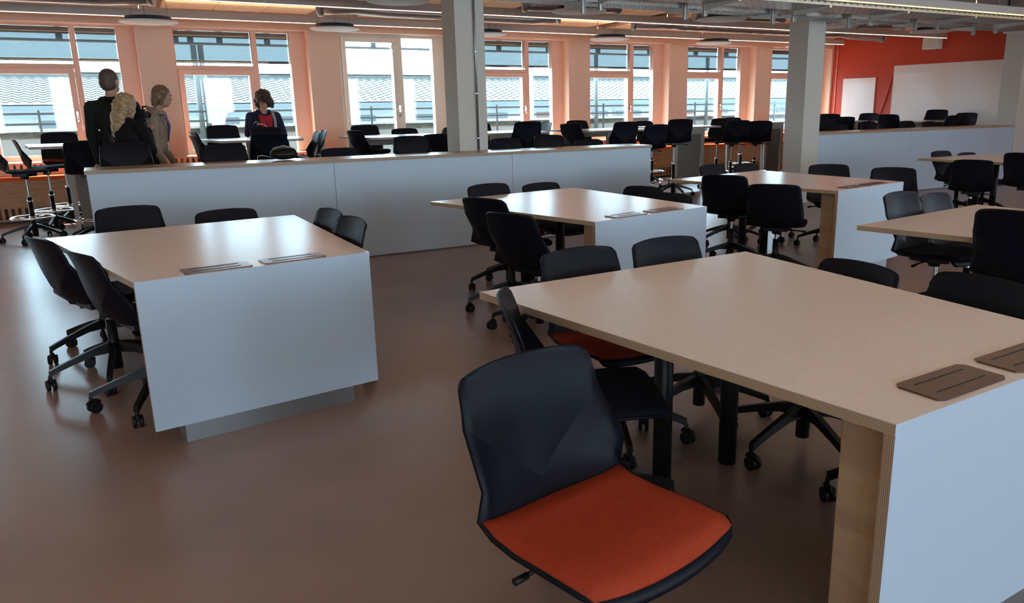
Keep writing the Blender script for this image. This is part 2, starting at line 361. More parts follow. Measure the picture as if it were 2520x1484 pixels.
# ================================================================== CHAIRS
CREASE = 10
def shell_grid(rounded=True):
    seat = [(0.235, -0.034, 0.180, 0.214), (0.232, -0.022, 0.202, 0.218), (0.222, -0.008, 0.215, 0.222), (0.18, 0.002, 0.224, 0.224), (0.08, 0.0, 0.228, 0.228), (-0.03, -0.008, 0.228, 0.228), (-0.11, -0.006, 0.225, 0.225), (-0.165, 0.008, 0.222, 0.222)]
    zk = [0.008, 0.04, 0.085, 0.14, 0.20, 0.26, 0.31, 0.352]; yk = [-0.165, -0.205, -0.225, -0.236, -0.247, -0.262, -0.280, -0.298]
    zh = [0.008, 0.04, 0.085, 0.20, 0.26, 0.318, 0.352]; hk = [0.222, 0.221, 0.217, 0.209, 0.203, 0.197, 0.193]
    top = {14: (0.336, 0.191), 15: (0.346, 0.181), 16: (0.352, 0.163)}
    NU = 17; P = np.zeros((17, NU, 3))
    for i in range(17):
        for j in range(NU):
            u = -1 + 2 * j / (NU - 1); a = abs(u); zv = 0.045 + 0.185 * a
            if i < 8:
                y, z, hr, hu = seat[i]; hw = hr if rounded else hu
            else:
                if i <= 10: z = 0.008 + (zv - 0.008) * (0.4, 0.75, 1.0)[i - 8]
                elif i <= 13: z = zv + (0.318 - zv) * (i - 10) / 3
                else: z = top[i][0]
                y = np.interp(z, zk, yk); hw = np.interp(z, zh, hk)
                if rounded and i >= 14: hw = top[i][1]
            X, Y, Z = hw * u, y, z
            if i <= 7: Z += 0.014 * a ** 3 * (1 if i > 1 else 0.3)
            if i <= 2: Y -= 0.022 * a * a
            if i >= 7:
                Y += 0.030 * u * u * min(1.0, max(0.0, z / 0.12))
                Y += 0.46 * max(0.0, zv - z) * min(1.0, max(0.0, (z - 0.008) / 0.05)) * a
            if i == 8: Z += 0.008 * a ** 3
            if i >= 14: Z -= 0.008 * a ** 3
            P[i, j] = (X, Y, Z)
    return P
SP = shell_grid()
def grid_normals(P):
    du = np.gradient(P, axis=1); dt = np.gradient(P, axis=0)
    n = np.cross(dt, du); n /= np.linalg.norm(n, axis=2, keepdims=True) + 1e-9
    return n
SN = grid_normals(shell_grid(False))
def slab(P, n, t, name, mats, crease=None):
    Q = P - n * t
    R_, U = P.shape[:2]; m = MB(); idx = lambda i, j: i * U + j
    vs = [tuple(p) for p in P.reshape(-1, 3)] + [tuple(p) for p in Q.reshape(-1, 3)]; o = R_ * U; fs = []
    for i in range(R_ - 1):
        for j in range(U - 1):
            fs.append((idx(i, j), idx(i, j + 1), idx(i + 1, j + 1), idx(i + 1, j)))
            fs.append((o + idx(i, j), o + idx(i + 1, j), o + idx(i + 1, j + 1), o + idx(i, j + 1)))
    for j in range(U - 1):
        fs.append((idx(0, j), o + idx(0, j), o + idx(0, j + 1), idx(0, j + 1))); fs.append((idx(R_ - 1, j), idx(R_ - 1, j + 1), o + idx(R_ - 1, j + 1), o + idx(R_ - 1, j)))
    for i in range(R_ - 1):
        fs.append((idx(i, 0), idx(i + 1, 0), o + idx(i + 1, 0), o + idx(i, 0))); fs.append((idx(i, U - 1), o + idx(i, U - 1), o + idx(i + 1, U - 1), idx(i + 1, U - 1)))
    m.add(vs, fs, 0, True); me = m.mesh(name, mats)
    if crease is not None:
        for e in me.edges:
            a, b = (k % o for k in e.vertices)
            if a // U == crease and b // U == crease and (e.vertices[0] < o) == (e.vertices[1] < o): e.use_edge_sharp = True
    return me
shell_me = slab(SP, SN, 0.009, 'shell', 'plastic', CREASE)
# seat pad: sits 14 mm proud of the shell
pr = SP[2:8].copy(); cx = np.linspace(-1, 1, pr.shape[1])
pn = SN[2:8].copy(); edge = np.ones(pr.shape[:2])
for i in range(pr.shape[0]):
    for j in range(pr.shape[1]):
        eu = min(1, (1 - abs(cx[j])) / 0.16); et = min(1, min(i + 0.35, pr.shape[0] - 1 - i + 0.35) / 1.2)
        edge[i, j] = min(eu, et) ** 0.5 if min(eu, et) > 0 else 0
pr[:, :, 0] *= 0.965
pad_P = pr + pn * (0.004 + 0.016 * edge[:, :, None])
pad_me = {k: slab(pad_P, pn, 0.014, 'seat_pad', k) for k in ('orange', 'rust', 'navy')}
arm = MB()
secs = [(0.028, 0.175, 0.030, 0.055), (0.10, 0.165, 0.030, 0.040), (0.20, 0.135, 0.028, 0.032), (0.285, 0.105, 0.026, 0.028), (0.315, 0.092, 0.024, 0.030)]
vs = []
for r_, z_, w_, h_ in secs: vs += [(r_, -w_ / 2, z_ - h_ / 2), (r_, w_ / 2, z_ - h_ / 2), (r_, w_ / 2 * 0.8, z_ + h_ / 2), (r_, -w_ / 2 * 0.8, z_ + h_ / 2)]
fs = []
for i in range(len(secs) - 1):
    for k in range(4): fs.append((i * 4 + k, i * 4 + (k + 1) % 4, i * 4 + 4 + (k + 1) % 4, i * 4 + 4 + k))
fs += [(3, 2, 1, 0), tuple(len(vs) - 4 + k for k in range(4))]
arm.add(vs, fs); arm_me = arm.mesh('base_leg', 'black')
cs = MB().tube([(0, 0, 0.085), (0, 0, 0.055)], 0.009, 8)
for sy in (-1, 1):
    cs.tube([(0.012, sy * 0.006, 0.028), (0.012, sy * 0.022, 0.028)], 0.028, 14)
cs.box(-0.012, 0.02, -0.007, 0.007, 0.03, 0.062)
cs.tube([(0.036 * math.cos(t) + 0.008, 0, 0.028 + 0.036 * math.sin(t)) for t in np.linspace(0.5, 2.6, 6)], 0.008, 6)
cast_me = cs.mesh('caster', 'rubber')
mech_me = MB().prism([(-0.09, -0.12), (0.09, -0.12), (0.11, 0.02), (0.06, 0.11), (-0.06, 0.11), (-0.11, 0.02)], -0.045, -0.016).lathe([(0.045, -0.045), (0.032, -0.08), (0, -0.08)], (0, -0.01, 0), 12).mesh('tilt_mechanism', 'black')
lev_me = MB().tube([(0.05, -0.02, -0.04), (0.16, -0.02, -0.045), (0.205, -0.02, -0.05)], 0.006, 6).tube([(0.2, -0.02, -0.05), (0.235, -0.02, -0.052)], 0.009, 8).mesh('lever', 'black')
lift_me = MB().lathe([(0, 0.055), (0.028, 0.055), (0.028, 0.20), (0.034, 0.205), (0.026, 0.215), (0.025, 0.33), (0, 0.33)], (0, 0, 0), 14).mesh('gas_lift', 'black')
lift_s_me = MB().lathe([(0, 0.055), (0.03, 0.055), (0.034, 0.20), (0.026, 0.21), (0.025, 0.50), (0, 0.50)], (0, 0, 0), 14).mesh('gas_lift', 'black')
pist_me = MB().lathe([(0.0135, -0.20), (0.0135, -0.03)], (0, 0, 0), 10).mesh('piston', 'chrome')
pist_s_me = MB().lathe([(0.0135, -0.36), (0.0135, -0.03)], (0, 0, 0), 10).lathe([(0.029, -0.29), (0.029, -0.275), (0.014, -0.27)], (0, 0, 0), 10).mesh('piston', 'chrome')
ringm = MB().tube([(0.215 * math.cos(t), 0.215 * math.sin(t), 0.27) for t in np.linspace(0, 2 * PI, 33)[:-1]], 0.011, 8, closed=True)
for t in (0.4, 0.4 + 2 * PI / 3, 0.4 + 4 * PI / 3): ringm.tube([(0.03 * math.cos(t), 0.03 * math.sin(t), 0.262), (0.21 * math.cos(t), 0.21 * math.sin(t), 0.268)], 0.008, 6)
ringm.lathe([(0.034, 0.245), (0.036, 0.28), (0.027, 0.285)], (0, 0, 0), 12)
ring_me = ringm.mesh('foot_ring', 'chrome')

SPECS = []; OBST = []      # OBST: plan capsules (p, q, r) of table legs, plinths and panels
def chair(bx, by, ztop, fx, fy, label, group, pad='navy', stool=False, sc=1.0):
    """bx,by: plan position of the top of the back; ztop: its height; fx,fy: the way the sitter faces"""
    l = math.hypot(fx, fy); fx /= l; fy /= l
    SPECS.append(dict(x=bx + 0.30 * fx, y=by + 0.30 * fy, rz=math.atan2(-fx, fy), seat=ztop - 0.352, label=label, group=group, pad=pad, stool=stool, sc=sc, spin=0.0))
def seg_dist(a, b, c, d):
    def pd(p, u, v):
        dx, dy = v[0] - u[0], v[1] - u[1]; t = ((p[0] - u[0]) * dx + (p[1] - u[1]) * dy) / (dx * dx + dy * dy + 1e-12); t = max(0, min(1, t))
        return math.hypot(p[0] - u[0] - t * dx, p[1] - u[1] - t * dy)
    def cr(o, p, q): return (p[0] - o[0]) * (q[1] - o[1]) - (p[1] - o[1]) * (q[0] - o[0])
    if cr(a, b, c) * cr(a, b, d) < 0 and cr(c, d, a) * cr(c, d, b) < 0: return 0.0
    return min(pd(a, c, d), pd(b, c, d), pd(c, a, b), pd(d, a, b))
def arms_of(sp, spin):
    out = []
    for i in range(5):
        a = sp['rz'] + spin + i * 2 * PI / 5; c_, s_ = math.cos(a) * sp['sc'], math.sin(a) * sp['sc']
        out.append(((sp['x'] + 0.03 * c_, sp['y'] + 0.03 * s_), (sp['x'] + 0.30 * c_, sp['y'] + 0.30 * s_), 0.018)); q = (sp['x'] + 0.318 * c_, sp['y'] + 0.318 * s_); out.append((q, (q[0] + 1e-4, q[1]), 0.052))
    return out
def solve_spins():
    for sweep in range(3):
        for sp in SPECS:
            ob = [o for o in OBST if seg_dist((sp['x'], sp['y']), (sp['x'] + 1e-4, sp['y']), o[0], o[1]) < 0.48 + o[2]]
            for q in SPECS:
                if q is not sp and math.hypot(q['x'] - sp['x'], q['y'] - sp['y']) < 0.78: ob += arms_of(q, q['spin'])
            if not ob: continue
            best = None
            for n in range(24):
                spin = n * (2 * PI / 5) / 24; A = arms_of(sp, spin)
                c = min(min(seg_dist(a[0], a[1], o[0], o[1]) - a[2] - o[2] for o in ob) for a in A)
                if best is None or c > best[0]: best = (c, spin)
            sp['spin'] = best[1]
def build_chairs():
    solve_spins()
    for sp in SPECS:
        stool = sp['stool']; seat = sp['seat']
        root = thing('bar_stool' if stool else 'swivel_chair', sp['label'], 'stool' if stool else 'chair', (sp['x'], sp['y'], 0), sp['rz'], sp['group']); root.scale = (sp['sc'], sp['sc'], 1.0)
        link('shell', shell_me, root, (0, 0, seat)); link('seat_pad', pad_me[sp['pad']], root, (0, 0, seat))
        mc = link('tilt_mechanism', mech_me, root, (0, 0, seat)); link('lever', lev_me, mc)
        g = link('gas_lift', lift_s_me if stool else lift_me, root); link('piston', pist_s_me if stool else pist_me, g, (0, 0, seat - 0.04))
        if stool: link('foot_ring', ring_me, root)
        for i in range(5):
            a = link('base_leg', arm_me, root, None, sp['spin'] + i * 2 * PI / 5)
            link('caster', cast_me, a, (0.312, 0, 0), random.uniform(0, 6.28))

# ---- study tables -------------------------------------------------------
WN, WF, TL = 1.012, 1.380, 1.607
def study_table(cx, cy, a, label):
    t = thing('study_table', label, 'table', (cx, cy, 0), a)
    T = 0.027; Z = 0.74
    ca, sa = math.cos(a), math.sin(a)
    def wp(x, y): return (cx + ca * x - sa * y, cy + sa * x + ca * y)
    hw = WN / 2
    OBST.append((wp(-hw, 0.0135), wp(hw, 0.0135), 0.016))
    for sx in (-1, 1): OBST.append((wp(sx * (hw - 0.086), T), wp(sx * (hw - 0.086), T + 0.16), 0.013)); OBST.append((wp(sx * (hw - 0.12), T), wp(sx * (hw - 0.12), T + 0.14), 0.003))
    OBST.append((wp(-hw + 0.12, T + 0.14), wp(hw - 0.12, T + 0.14), 0.003))
    for sx in (-0.17, 0.17): OBST.append((wp(sx, TL - 0.45), wp(sx + 1e-4, TL - 0.45), 0.037))
    poly = [(-WN / 2, 0), (WN / 2, 0), (WF / 2, TL), (-WF / 2, TL)]
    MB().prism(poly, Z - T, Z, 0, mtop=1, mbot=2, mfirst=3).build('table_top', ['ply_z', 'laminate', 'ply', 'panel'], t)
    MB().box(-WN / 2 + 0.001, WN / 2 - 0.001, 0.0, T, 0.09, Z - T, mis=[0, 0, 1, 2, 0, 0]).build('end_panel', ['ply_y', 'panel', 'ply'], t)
    for sx in (-1, 1):
        x0 = sx * (WN / 2 - 0.075)
        MB().box(min(x0, x0 - sx * 0.022), max(x0, x0 - sx * 0.022), T, T + 0.16, 0.09, Z - T).build('return_board', 'ply', t)
    MB().box(-WN / 2 + 0.12, WN / 2 - 0.12, T, T + 0.14, 0.0, 0.088).build('plinth', 'steel', t)
    MB().box(-WN / 2 + 0.1, WN / 2 - 0.1, T + 0.16, T + 0.18, Z - 0.15, Z - T).build('apron', 'ply', t)
    MB().box(-0.38, 0.38, TL - 0.48, TL - 0.42, Z - 0.075, Z - T).box(-0.03, 0.03, T + 0.18, TL - 0.48, Z - 0.075, Z - T).build('under_rail', 'black', t)
    for sx in (-0.17, 0.17): MB().tube([(sx, TL - 0.45, 0.0), (sx, TL - 0.45, Z - T)], 0.036, 14).build('leg', 'black', t)
    for sx in (-0.17, 0.165):
        p = MB().prism([(sx - 0.14, 0.03), (sx - 0.125, 0.02), (sx + 0.125, 0.02), (sx + 0.14, 0.03), (sx + 0.14, 0.13), (sx + 0.125, 0.145), (sx - 0.125, 0.145), (sx - 0.14, 0.13)], Z, Z + 0.005).build('socket_lid', 'bronze', t)
        MB().box(sx - 0.10, sx + 0.10, 0.055, 0.058, Z + 0.005, Z + 0.0062).box(sx - 0.10, sx + 0.10, 0.112, 0.115, Z + 0.005, Z + 0.0062).build('lid_slot', 'black', p)
    return t
TB = {'L': (0.5405, 3.5304, 0.1204), 'F': (1.8861, 0.9662, 0.0323), 'M': (2.9659, 3.8651, 0.1548), 'N': (5.3971, 4.1353, 0.1503), 'R': (4.44, 1.30, 0.11), 'Q': (9.12, 4.27, -0.03)}
LT = {'L': 'table nearest the visitors', 'F': 'table beside the orange-seated chair', 'M': 'table midway along the counter',
      'N': 'table beside the free-standing column', 'R': 'table neighbouring the orange-chair table', 'Q': 'table before the red-wall counter'}
for k, (x, y, a) in TB.items():
    study_table(x, y, a, 'beige trapezoid study table with white end panel, the ' + LT[k])
fs_ = {'L': (0.12, -0.99), 'F': (0.03, -1), 'M': (0.15, -0.99), 'N': (0.15, -0.99), 'R': (0.11, -0.99), 'Q': (0, -1)}
NW, NO = 'nearer the red wall', 'farther from the red wall'
EP, MID, WI = 'nearest the end panel', 'middle one', 'nearest the wide end'
def far(k, bx, by, z, which, pad='navy'): chair(bx, by, z, *fs_[k], 'black chair at wide end, %s, %s' % (which, LT[k]), 'black study chairs', pad)
def side(k, bx, by, z, fx, fy, which, pad='navy'):
    chair(bx, by, z, fx, fy, 'black chair %s, %s, %s' % ('backed to the red wall' if fx < 0 else 'facing the red wall', which, LT[k]), 'black study chairs', pad)
far('L', 0.09, 6.0, 0.79, NO); far('L', 0.66, 5.62, 0.765, NW)
side('L', -0.36, 4.54, 0.815, .92, .38, MID); side('L', -0.18, 4.00, 0.81, .95, .31, EP); side('L', -0.42, 5.20, 0.70, 1, 0.1, WI)
side('L', 1.17, 4.68, 0.825, -1, -.12, WI); side('L', 1.15, 4.13, 0.84, -1, -.12, EP)
chair(0.845, 1.65, 0.80, 0.177, -0.984, 'black swivel chair with bright orange seat pad, turned away from its table', None, 'orange', sc=1.04)
chair(1.02, 2.13, 0.83, 0.90, -0.43, 'black swivel chair with navy seat tucked behind the orange-seated chair', None, 'navy')
chair(1.75, 2.86, 0.80, 0.03, -1, 'black chair with rust-red seat at wide end, table beside the orange-seated chair', None, 'rust')
far('F', 2.23, 2.86, 0.80, NW)
side('F', 2.67, 2.05, 0.765, -1, 0.03, WI); side('F', 2.67, 1.52, 0.80, -1, 0.03, EP)
chair(2.64, 5.68, 0.81, 0.15, -0.99, 'black swivel chair with rust-red seat at wide end of ' + LT['M'], None, 'rust')
far('M', 3.17, 5.76, 0.78, NW)
side('M', 2.11, 4.64, 0.83, .93, .37, WI); side('M', 2.01, 4.06, 0.80, .93, .37, EP); side('M', 3.81, 5.08, 0.765, -1, -.3, WI); side('M', 3.67, 4.55, 0.765, -1, -.25, EP)
far('N', 5.44, 6.18, 0.80, NO); far('N', 5.95, 6.22, 0.785, NW)
side('N', 4.49, 4.92, 0.83, .86, .51, WI); side('N', 4.43, 4.28, 0.805, .8, .6, EP); side('N', 6.38, 5.44, 0.80, -.6, -.8, WI); side('N', 6.52, 4.78, 0.80, -.75, -.66, EP)
far('R', 4.27, 3.10, 0.86, NO); far('R', 4.83, 3.24, 0.80, NW)
side('R', 3.60, 1.96, 0.915, 1, 0.25, 'back to the orange-chair table')
far('Q', 9.10, 6.05, 0.80, NO); far('Q', 9.60, 6.02, 0.76, NW)
side('Q', 8.15, 5.0, 0.785, .88, .47, WI); side('Q', 8.02, 4.40, 0.89, 1, 0.15, EP)

# ---- bar tables -----------------------------------------------------------
def bar_table(cx, cy, label, z=1.055, wn=0.98, wf=1.3, dp=1.0):
    t = thing('bar_table', label, 'table', (cx, cy, 0))
    MB().prism([(-wn / 2, 0), (wn / 2, 0), (wf / 2, dp * 0.75), (wf / 2, dp), (-wf / 2, dp), (-wf / 2, dp * 0.75)], z - 0.028, z, 1, mtop=0, mbot=2).build('table_top', ['bartop', 'barleg', 'ply'], t)
    near = [q for q in SPECS if q['stool'] and math.hypot(q['x'] - cx, q['y'] - cy - dp / 2) < 1.6]
    def clear(x, y): return min([math.hypot(q['x'] - cx - x, q['y'] - cy - y) for q in near] + [9])
    legs = []
    for sx in (-1, 1):
        for y0, ys in ((0.14, np.arange(0.08, 0.50, 0.04)), (dp - 0.16, np.arange(dp - 0.10, 0.56, -0.04))):
            cand = [(sx * x, y) for x in np.arange(0.06, 0.56, 0.04) for y in ys]
            ok = [c for c in cand if clear(*c) > 0.425] or [max(cand, key=lambda c: clear(*c))]
            x, y = min(ok, key=lambda c: math.hypot(c[0] - sx * 0.34, c[1] - y0)); legs.append((x, y))
    for x, y in legs:
        OBST.append(((cx + x, cy + y), (cx + x + 1e-4, cy + y), 0.05))
        v = [(x - 0.022, y - 0.02, 0.07), (x + 0.022, y - 0.02, 0.07), (x + 0.022, y + 0.02, 0.07), (x - 0.022, y + 0.02, 0.07), (x - 0.04, y - 0.02, z - 0.125), (x + 0.04, y - 0.02, z - 0.125), (x + 0.04, y + 0.02, z - 0.125), (x - 0.04, y + 0.02, z - 0.125)]
        l = MB().add(v, [(0, 3, 2, 1), (4, 5, 6, 7), (0, 1, 5, 4), (2, 3, 7, 6), (1, 2, 6, 5), (3, 0, 4, 7)]).build('leg', 'barleg', t)
        MB().tube([(x, y, 0.0), (x, y, 0.07)], 0.014, 8).build('levelling_foot', 'chrome', l)
    for (a, b) in ((legs[0], legs[2]), (legs[1], legs[3])):
        d = Vector((b[0] - a[0], b[1] - a[1], 0)); L = d.length; d.normalize(); n = Vector((-d.y, d.x, 0)) * 0.02; e = d * 0.04
        P = [Vector((a[0], a[1], 0)) - e - n, Vector((b[0], b[1], 0)) + e - n, Vector((b[0], b[1], 0)) + e + n, Vector((a[0], a[1], 0)) - e + n]
        MB().prism([(q.x, q.y) for q in P], z - 0.125, z - 0.028).build('apron', 'barleg', t)
        if min(seg_dist((q['x'], q['y']), (q['x'] + 1e-4, q['y']), (cx + a[0], cy + a[1]), (cx + b[0], cy + b[1])) for q in near) > 0.40 and L > 0.2:
            m2 = n * 0.5; P = [Vector((a[0], a[1], 0)) + d * 0.045 - m2, Vector((b[0], b[1], 0)) - d * 0.045 - m2, Vector((b[0], b[1], 0)) - d * 0.045 + m2, Vector((a[0], a[1], 0)) + d * 0.045 + m2]
            MB().prism([(q.x, q.y) for q in P], 0.10, z - 0.126).build('modesty_board', 'board', t)
            OBST.append(((cx + a[0], cy + a[1]), (cx + b[0], cy + b[1]), 0.012))
    return t
BT = [(-0.13, 10.30, 'nearest the visitors'), (1.76, 10.30, 'by the red-topped woman'), (3.46, 9.75, 'before the glazed door'), (5.2, 9.95, 'behind the conduit column'),
      (6.75, 9.65, 'beyond the counter end'), (8.55, 10.0, 'behind the free-standing column'), (10.75, 10.45, 'at the red-wall window corner'), (12.65, 10.3, 'by the small whiteboard'), (13.3, 8.95, 'by the large whiteboard')]
def st(bx, by, z, fx, fy, label, pad='navy'): chair(bx, by, z, fx, fy, label, 'black bar stools', pad, True)
for i, (x, z) in enumerate([(0.18, 1.15), (1.02, 1.10), (2.14, 1.02), (2.92, 1.12), (4.07, 1.06), (4.65, 1.08), (5.22, 1.01)]):
    st(x, 8.2, z, 0, -1, 'dark bar stool behind the long counter, %s from the visitors' % ORD[i])
def bs(i, bx, by, z, fx, fy, extra='', pad='navy', how=None):
    if fy > 0.5: by -= 0.07
    if how is None: how = 'backed to the windows' if fy < -0.5 else ('facing the windows' if fy > 0.5 else ('facing the red wall' if fx > 0 else 'backed to the red wall'))
    st(bx, by, z, fx, fy, 'bar stool %s, high table %s%s' % (how, BT[i][2], ', ' + extra if extra else ''), pad)
NR, FR, CW, CC = 'nearer red wall', 'farther from red wall', 'closer to windows', 'closer to counter'
bs(0, -0.46, 11.95, 1.175, 0.05, -1, 'rust-red seat', 'rust'); bs(0, 0.06, 11.95, 1.185, 0, -1); bs(0, -0.15, 9.65, 1.13, 0, 1)
bs(0, -1.08, 10.45, 1.13, 1, 0.05, CC); bs(0, -0.90, 11.08, 1.13, 1, 0.1, CW)
bs(1, 1.46, 11.66, 1.225, 0, -1, FR); bs(1, 2.02, 11.64, 1.185, 0, -1, NR); bs(1, 1.68, 9.5, 1.16, 0.05, 1)
bs(1, 0.92, 10.22, 1.14, 1, 0.1, CC); bs(1, 0.98, 10.76, 1.17, 1, 0.1, CW); bs(1, 2.47, 10.35, 1.14, -1, 0.05, CC); bs(1, 2.68, 10.86, 1.14, -1, 0.05, CW)
bs(2, 3.26, 11.05, 1.19, 0, -1, FR); bs(2, 3.85, 11.05, 1.13, 0, -1, NR); bs(2, 3.63, 9.2, 1.10, 0, 1); bs(2, 2.80, 10.02, 1.15, 1, 0.25); bs(2, 4.28, 10.2, 1.15, -1, -0.2)
bs(3, 5.20, 11.4, 1.17, 0, -1); bs(3, 5.07, 9.5, 1.22, 0.1, 1); bs(3, 5.96, 10.45, 1.18, -1, 0.1)
bs(4, 6.75, 10.95, 1.185, 0, -1); bs(4, 6.43, 9.1, 1.19, 0.1, 1, FR); bs(4, 6.97, 9.1, 1.14, 0.1, 1, NR); bs(4, 6.03, 9.98, 1.16, 1, 0.35)
bs(5, 7.62, 9.37, 1.20, 0.3, 1, FR); bs(5, 8.36, 11.3, 1.14, 0, -1, CW); bs(5, 8.92, 9.50, 1.155, 0.35, 1, NR); bs(5, 9.45, 10.4, 1.17, -1, -0.55)
bs(6, 9.95, 10.75, 1.175, 1, 0.1); bs(6, 9.62, 9.72, 1.13, 0.45, 0.9); bs(6, 10.85, 11.75, 1.12, 0, -1)
bs(7, 11.05, 9.5, 1.22, -0.6, -0.8, how='facing the free-standing column'); bs(7, 11.6, 9.65, 1.16, 0.5, 1); bs(7, 13.7, 10.7, 1.19, -1, -0.3)
bs(8, 12.35, 9.28, 1.19, 1, 0.2); bs(8, 14.15, 9.5, 1.25, -1, -0.3, CW); bs(8, 14.1, 8.85, 1.19, -1, -0.1, CC); bs(8, 13.2, 8.58, 1.16, 0, 1)
for i, (x, z) in enumerate([(12.62, 1.065), (12.0, 1.085), (11.0, 1.10), (10.32, 1.065)]):
    st(x, 8.66, z, 0, -1, 'dark bar stool behind the red-wall counter, %s from the red wall' % ORD[i])

for i, (x, y, w) in enumerate(BT): bar_table(x, y, 'white high bar table ' + w, z=1.055 if i != 6 else 1.075, wn=1.12 if i == 0 else 0.98)
build_chairs()

# ---- whiteboards, red wall fittings ----------------------------------------
def whiteboard(y0, y1, z0, z1, label):
    w = thing('whiteboard', label, 'whiteboard', (XR, (y0 + y1) / 2, z0)); h = (y1 - y0) / 2; H = z1 - z0
    MB().box(-0.025, -0.002, -h, h, 0, H).build('board', 'whiteboard', w)
    MB().box(-0.03, -0.002, -h - 0.006, -h, 0, H).box(-0.03, -0.002, h, h + 0.006, 0, H).box(-0.03, -0.002, -h, h, H, H + 0.006).box(-0.03, -0.002, -h, h, -0.006, 0).build('edge_trim', 'disc', w)
whiteboard(8.3, 10.98, 0.92, 2.14, 'large glossy whiteboard on the red wall'); whiteboard(11.43, 12.28, 0.95, 1.92, 'small square whiteboard on the red wall')
c = thing('wall_conduit', 'thin white conduit running up the red wall corner', 'conduit', (XR, 12.5, 0))
MB().tube([(-0.014, 0, 0.62), (-0.014, 0, CZ)], 0.011, 8).build('tube', 'frame', c)
for z in (1.2, 1.6, 2.1, 2.5): MB().box(-0.028, 0, -0.022, 0.022, z, z + 0.012).build('clip', 'frame', c)
sp = thing('wall_speaker', 'small pale box speaker high on the red wall', 'speaker', (XR, 10.1, 2.42)); MB().box(-0.18, -0.01, -0.16, 0.16, 0, 0.22).build('cabinet', 'disc', sp); MB().box(-0.185, -0.18, -0.145, 0.145, 0.015, 0.205).build('grille', 'column', sp)
tag(MB().tube([(XR - 0.01, 11.0, 1.95), (XR - 0.012, 11.12, 1.5), (XR - 0.012, 11.3, 0.95), (XR - 0.012, 11.34, 0.4)], 0.008, 6).build('wall_streak', 'rust'), 'thin red cord running down beside the large whiteboard', 'streak')  # thin dark red line down the wall beside the whiteboard

# ================================================================== CEILING SERVICES
RAFT_X = [(12.0, 14.6), (8.4, 11.6), (6.0, 8.0), (3.7, 5.5), (0.95, 2.95), (-6.5, -1.2)]
def raft_rows(k): return ((10.15, 12.55, 'along the windows'), (8.2 if k in (1, 3) else 8.0, 9.6, 'inward of the window row'))
def soffit(x, y):
    for k, (a, b) in enumerate(RAFT_X):
        for r_ in raft_rows(k):
            if a - 0.03 < x < b + 0.03 and r_[0] - 0.03 < y < r_[1] + 0.03: return 2.82
    return CZ
def light_beam(x0, x1, y, z, led, label):
    b = thing('light_beam', label, 'light beam', ((x0 + x1) / 2, y, z)); h = (x1 - x0) / 2
    MB().box(-h, h, -0.05, 0.05, 0.0, 0.095).build('housing', 'beam', b)
    MB().box(-h, h, -0.048, -0.024, -0.008, -0.001).build('led_strip', led, b)
    MB().box(-h, h, -0.025, 0.025, 0.0952, 0.0962).build('added_uplight_strip', 'added_uplight', b)
    for x in np.arange(-h + 0.6, h, 2.347): MB().tube([(x, 0, 0.095), (x, 0, soffit((x0 + x1) / 2 + x, y) - z)], 0.006, 6).build('hanger', 'steel', b)
light_beam(-7.0, 13.9, 11.7, 2.605, 'led_soft', 'long grey ceiling light beam closest to the windows')
light_beam(-7.0, 14.55, 9.78, 2.605, 'led_soft', 'long grey ceiling light beam ahead of the window-side one')
light_beam(-7.0, 14.6, 6.35, 2.53, 'led_yellow', 'long ceiling light beam with a glowing yellow strip')
for q, y in enumerate((4.4, 2.45, 0.5, -1.45, -3.4)): light_beam(-7.0, 14.6, y, 2.6, 'led', 'unseen ceiling light beam added over the study tables, %s row behind the cable tray' % ORD[q])  # unseen rows added overhead to light table tops and floor
# rafts
for k, (x0, x1) in enumerate(RAFT_X):
    for (y0, y1, w) in raft_rows(k):
        rf = thing('ceiling_raft', 'tan acoustic ceiling raft hung %s, %s from the red wall' % (w, ORD[k]), 'ceiling panel', ((x0 + x1) / 2, (y0 + y1) / 2, 2.82), 0, 'acoustic rafts ' + w)
        n = max(2, round((x1 - x0) / 0.6)); st_ = (x1 - x0) / n
        for i in range(n): MB().box(-(x1 - x0) / 2 + i * st_ + 0.004, -(x1 - x0) / 2 + (i + 1) * st_ - 0.004, -(y1 - y0) / 2, (y1 - y0) / 2, 0, 0.05).build('raft_board', 'raft', rf)
        for yy in (-(y1 - y0) / 2 + 0.2, (y1 - y0) / 2 - 0.24): MB().box(-(x1 - x0) / 2, (x1 - x0) / 2, yy, yy + 0.04, 0.05, CZ - 2.82).build('batten', 'beam', rf)
# ducts with ribs
def duct(pts, r, label):
    P = [Vector(p) for p in pts]; out = []; rad = []
    for a, b in zip(P[:-1], P[1:]):
        L = (b - a).length; n = max(1, int(L / 0.28))
        for i in range(n):
            q = a + (b - a) * (i / n)
            for d, rr in ((0.0, r), (0.44, r), (0.48, r + 0.003), (0.52, r + 0.003), (0.56, r)):
                out.append(a + (b - a) * ((i + d) / n)); rad.append(rr)
    out.append(P[-1]); rad.append(r)
    ctr = sum(P, Vector()) / len(P)
    o = thing('spiral_duct', label, 'duct', tuple(ctr))
    MB().tube([q - ctr for q in out], rad, 18).build('duct_pipe', 'duct', o)
    for e, nx in ((P[0], P[1]), (P[-1], P[-2])):
        d = (nx - e).normalized(); MB().tube([e - ctr - d * 0.01, e - ctr + d * 0.05], r + 0.014, 18).build('collar', 'galv', o)
    mid = P[len(P) // 2]; MB().tube([mid - ctr, Vector((mid.x, mid.y, soffit(mid.x, mid.y))) - ctr], 0.006, 6).build('hanger', 'steel', o)
duct([(-3.2, 10.9, 2.71), (0.25, 10.9, 2.71), (0.75, 10.7, 2.72)], 0.08, 'ribbed steel duct above the visitors, bending upward')
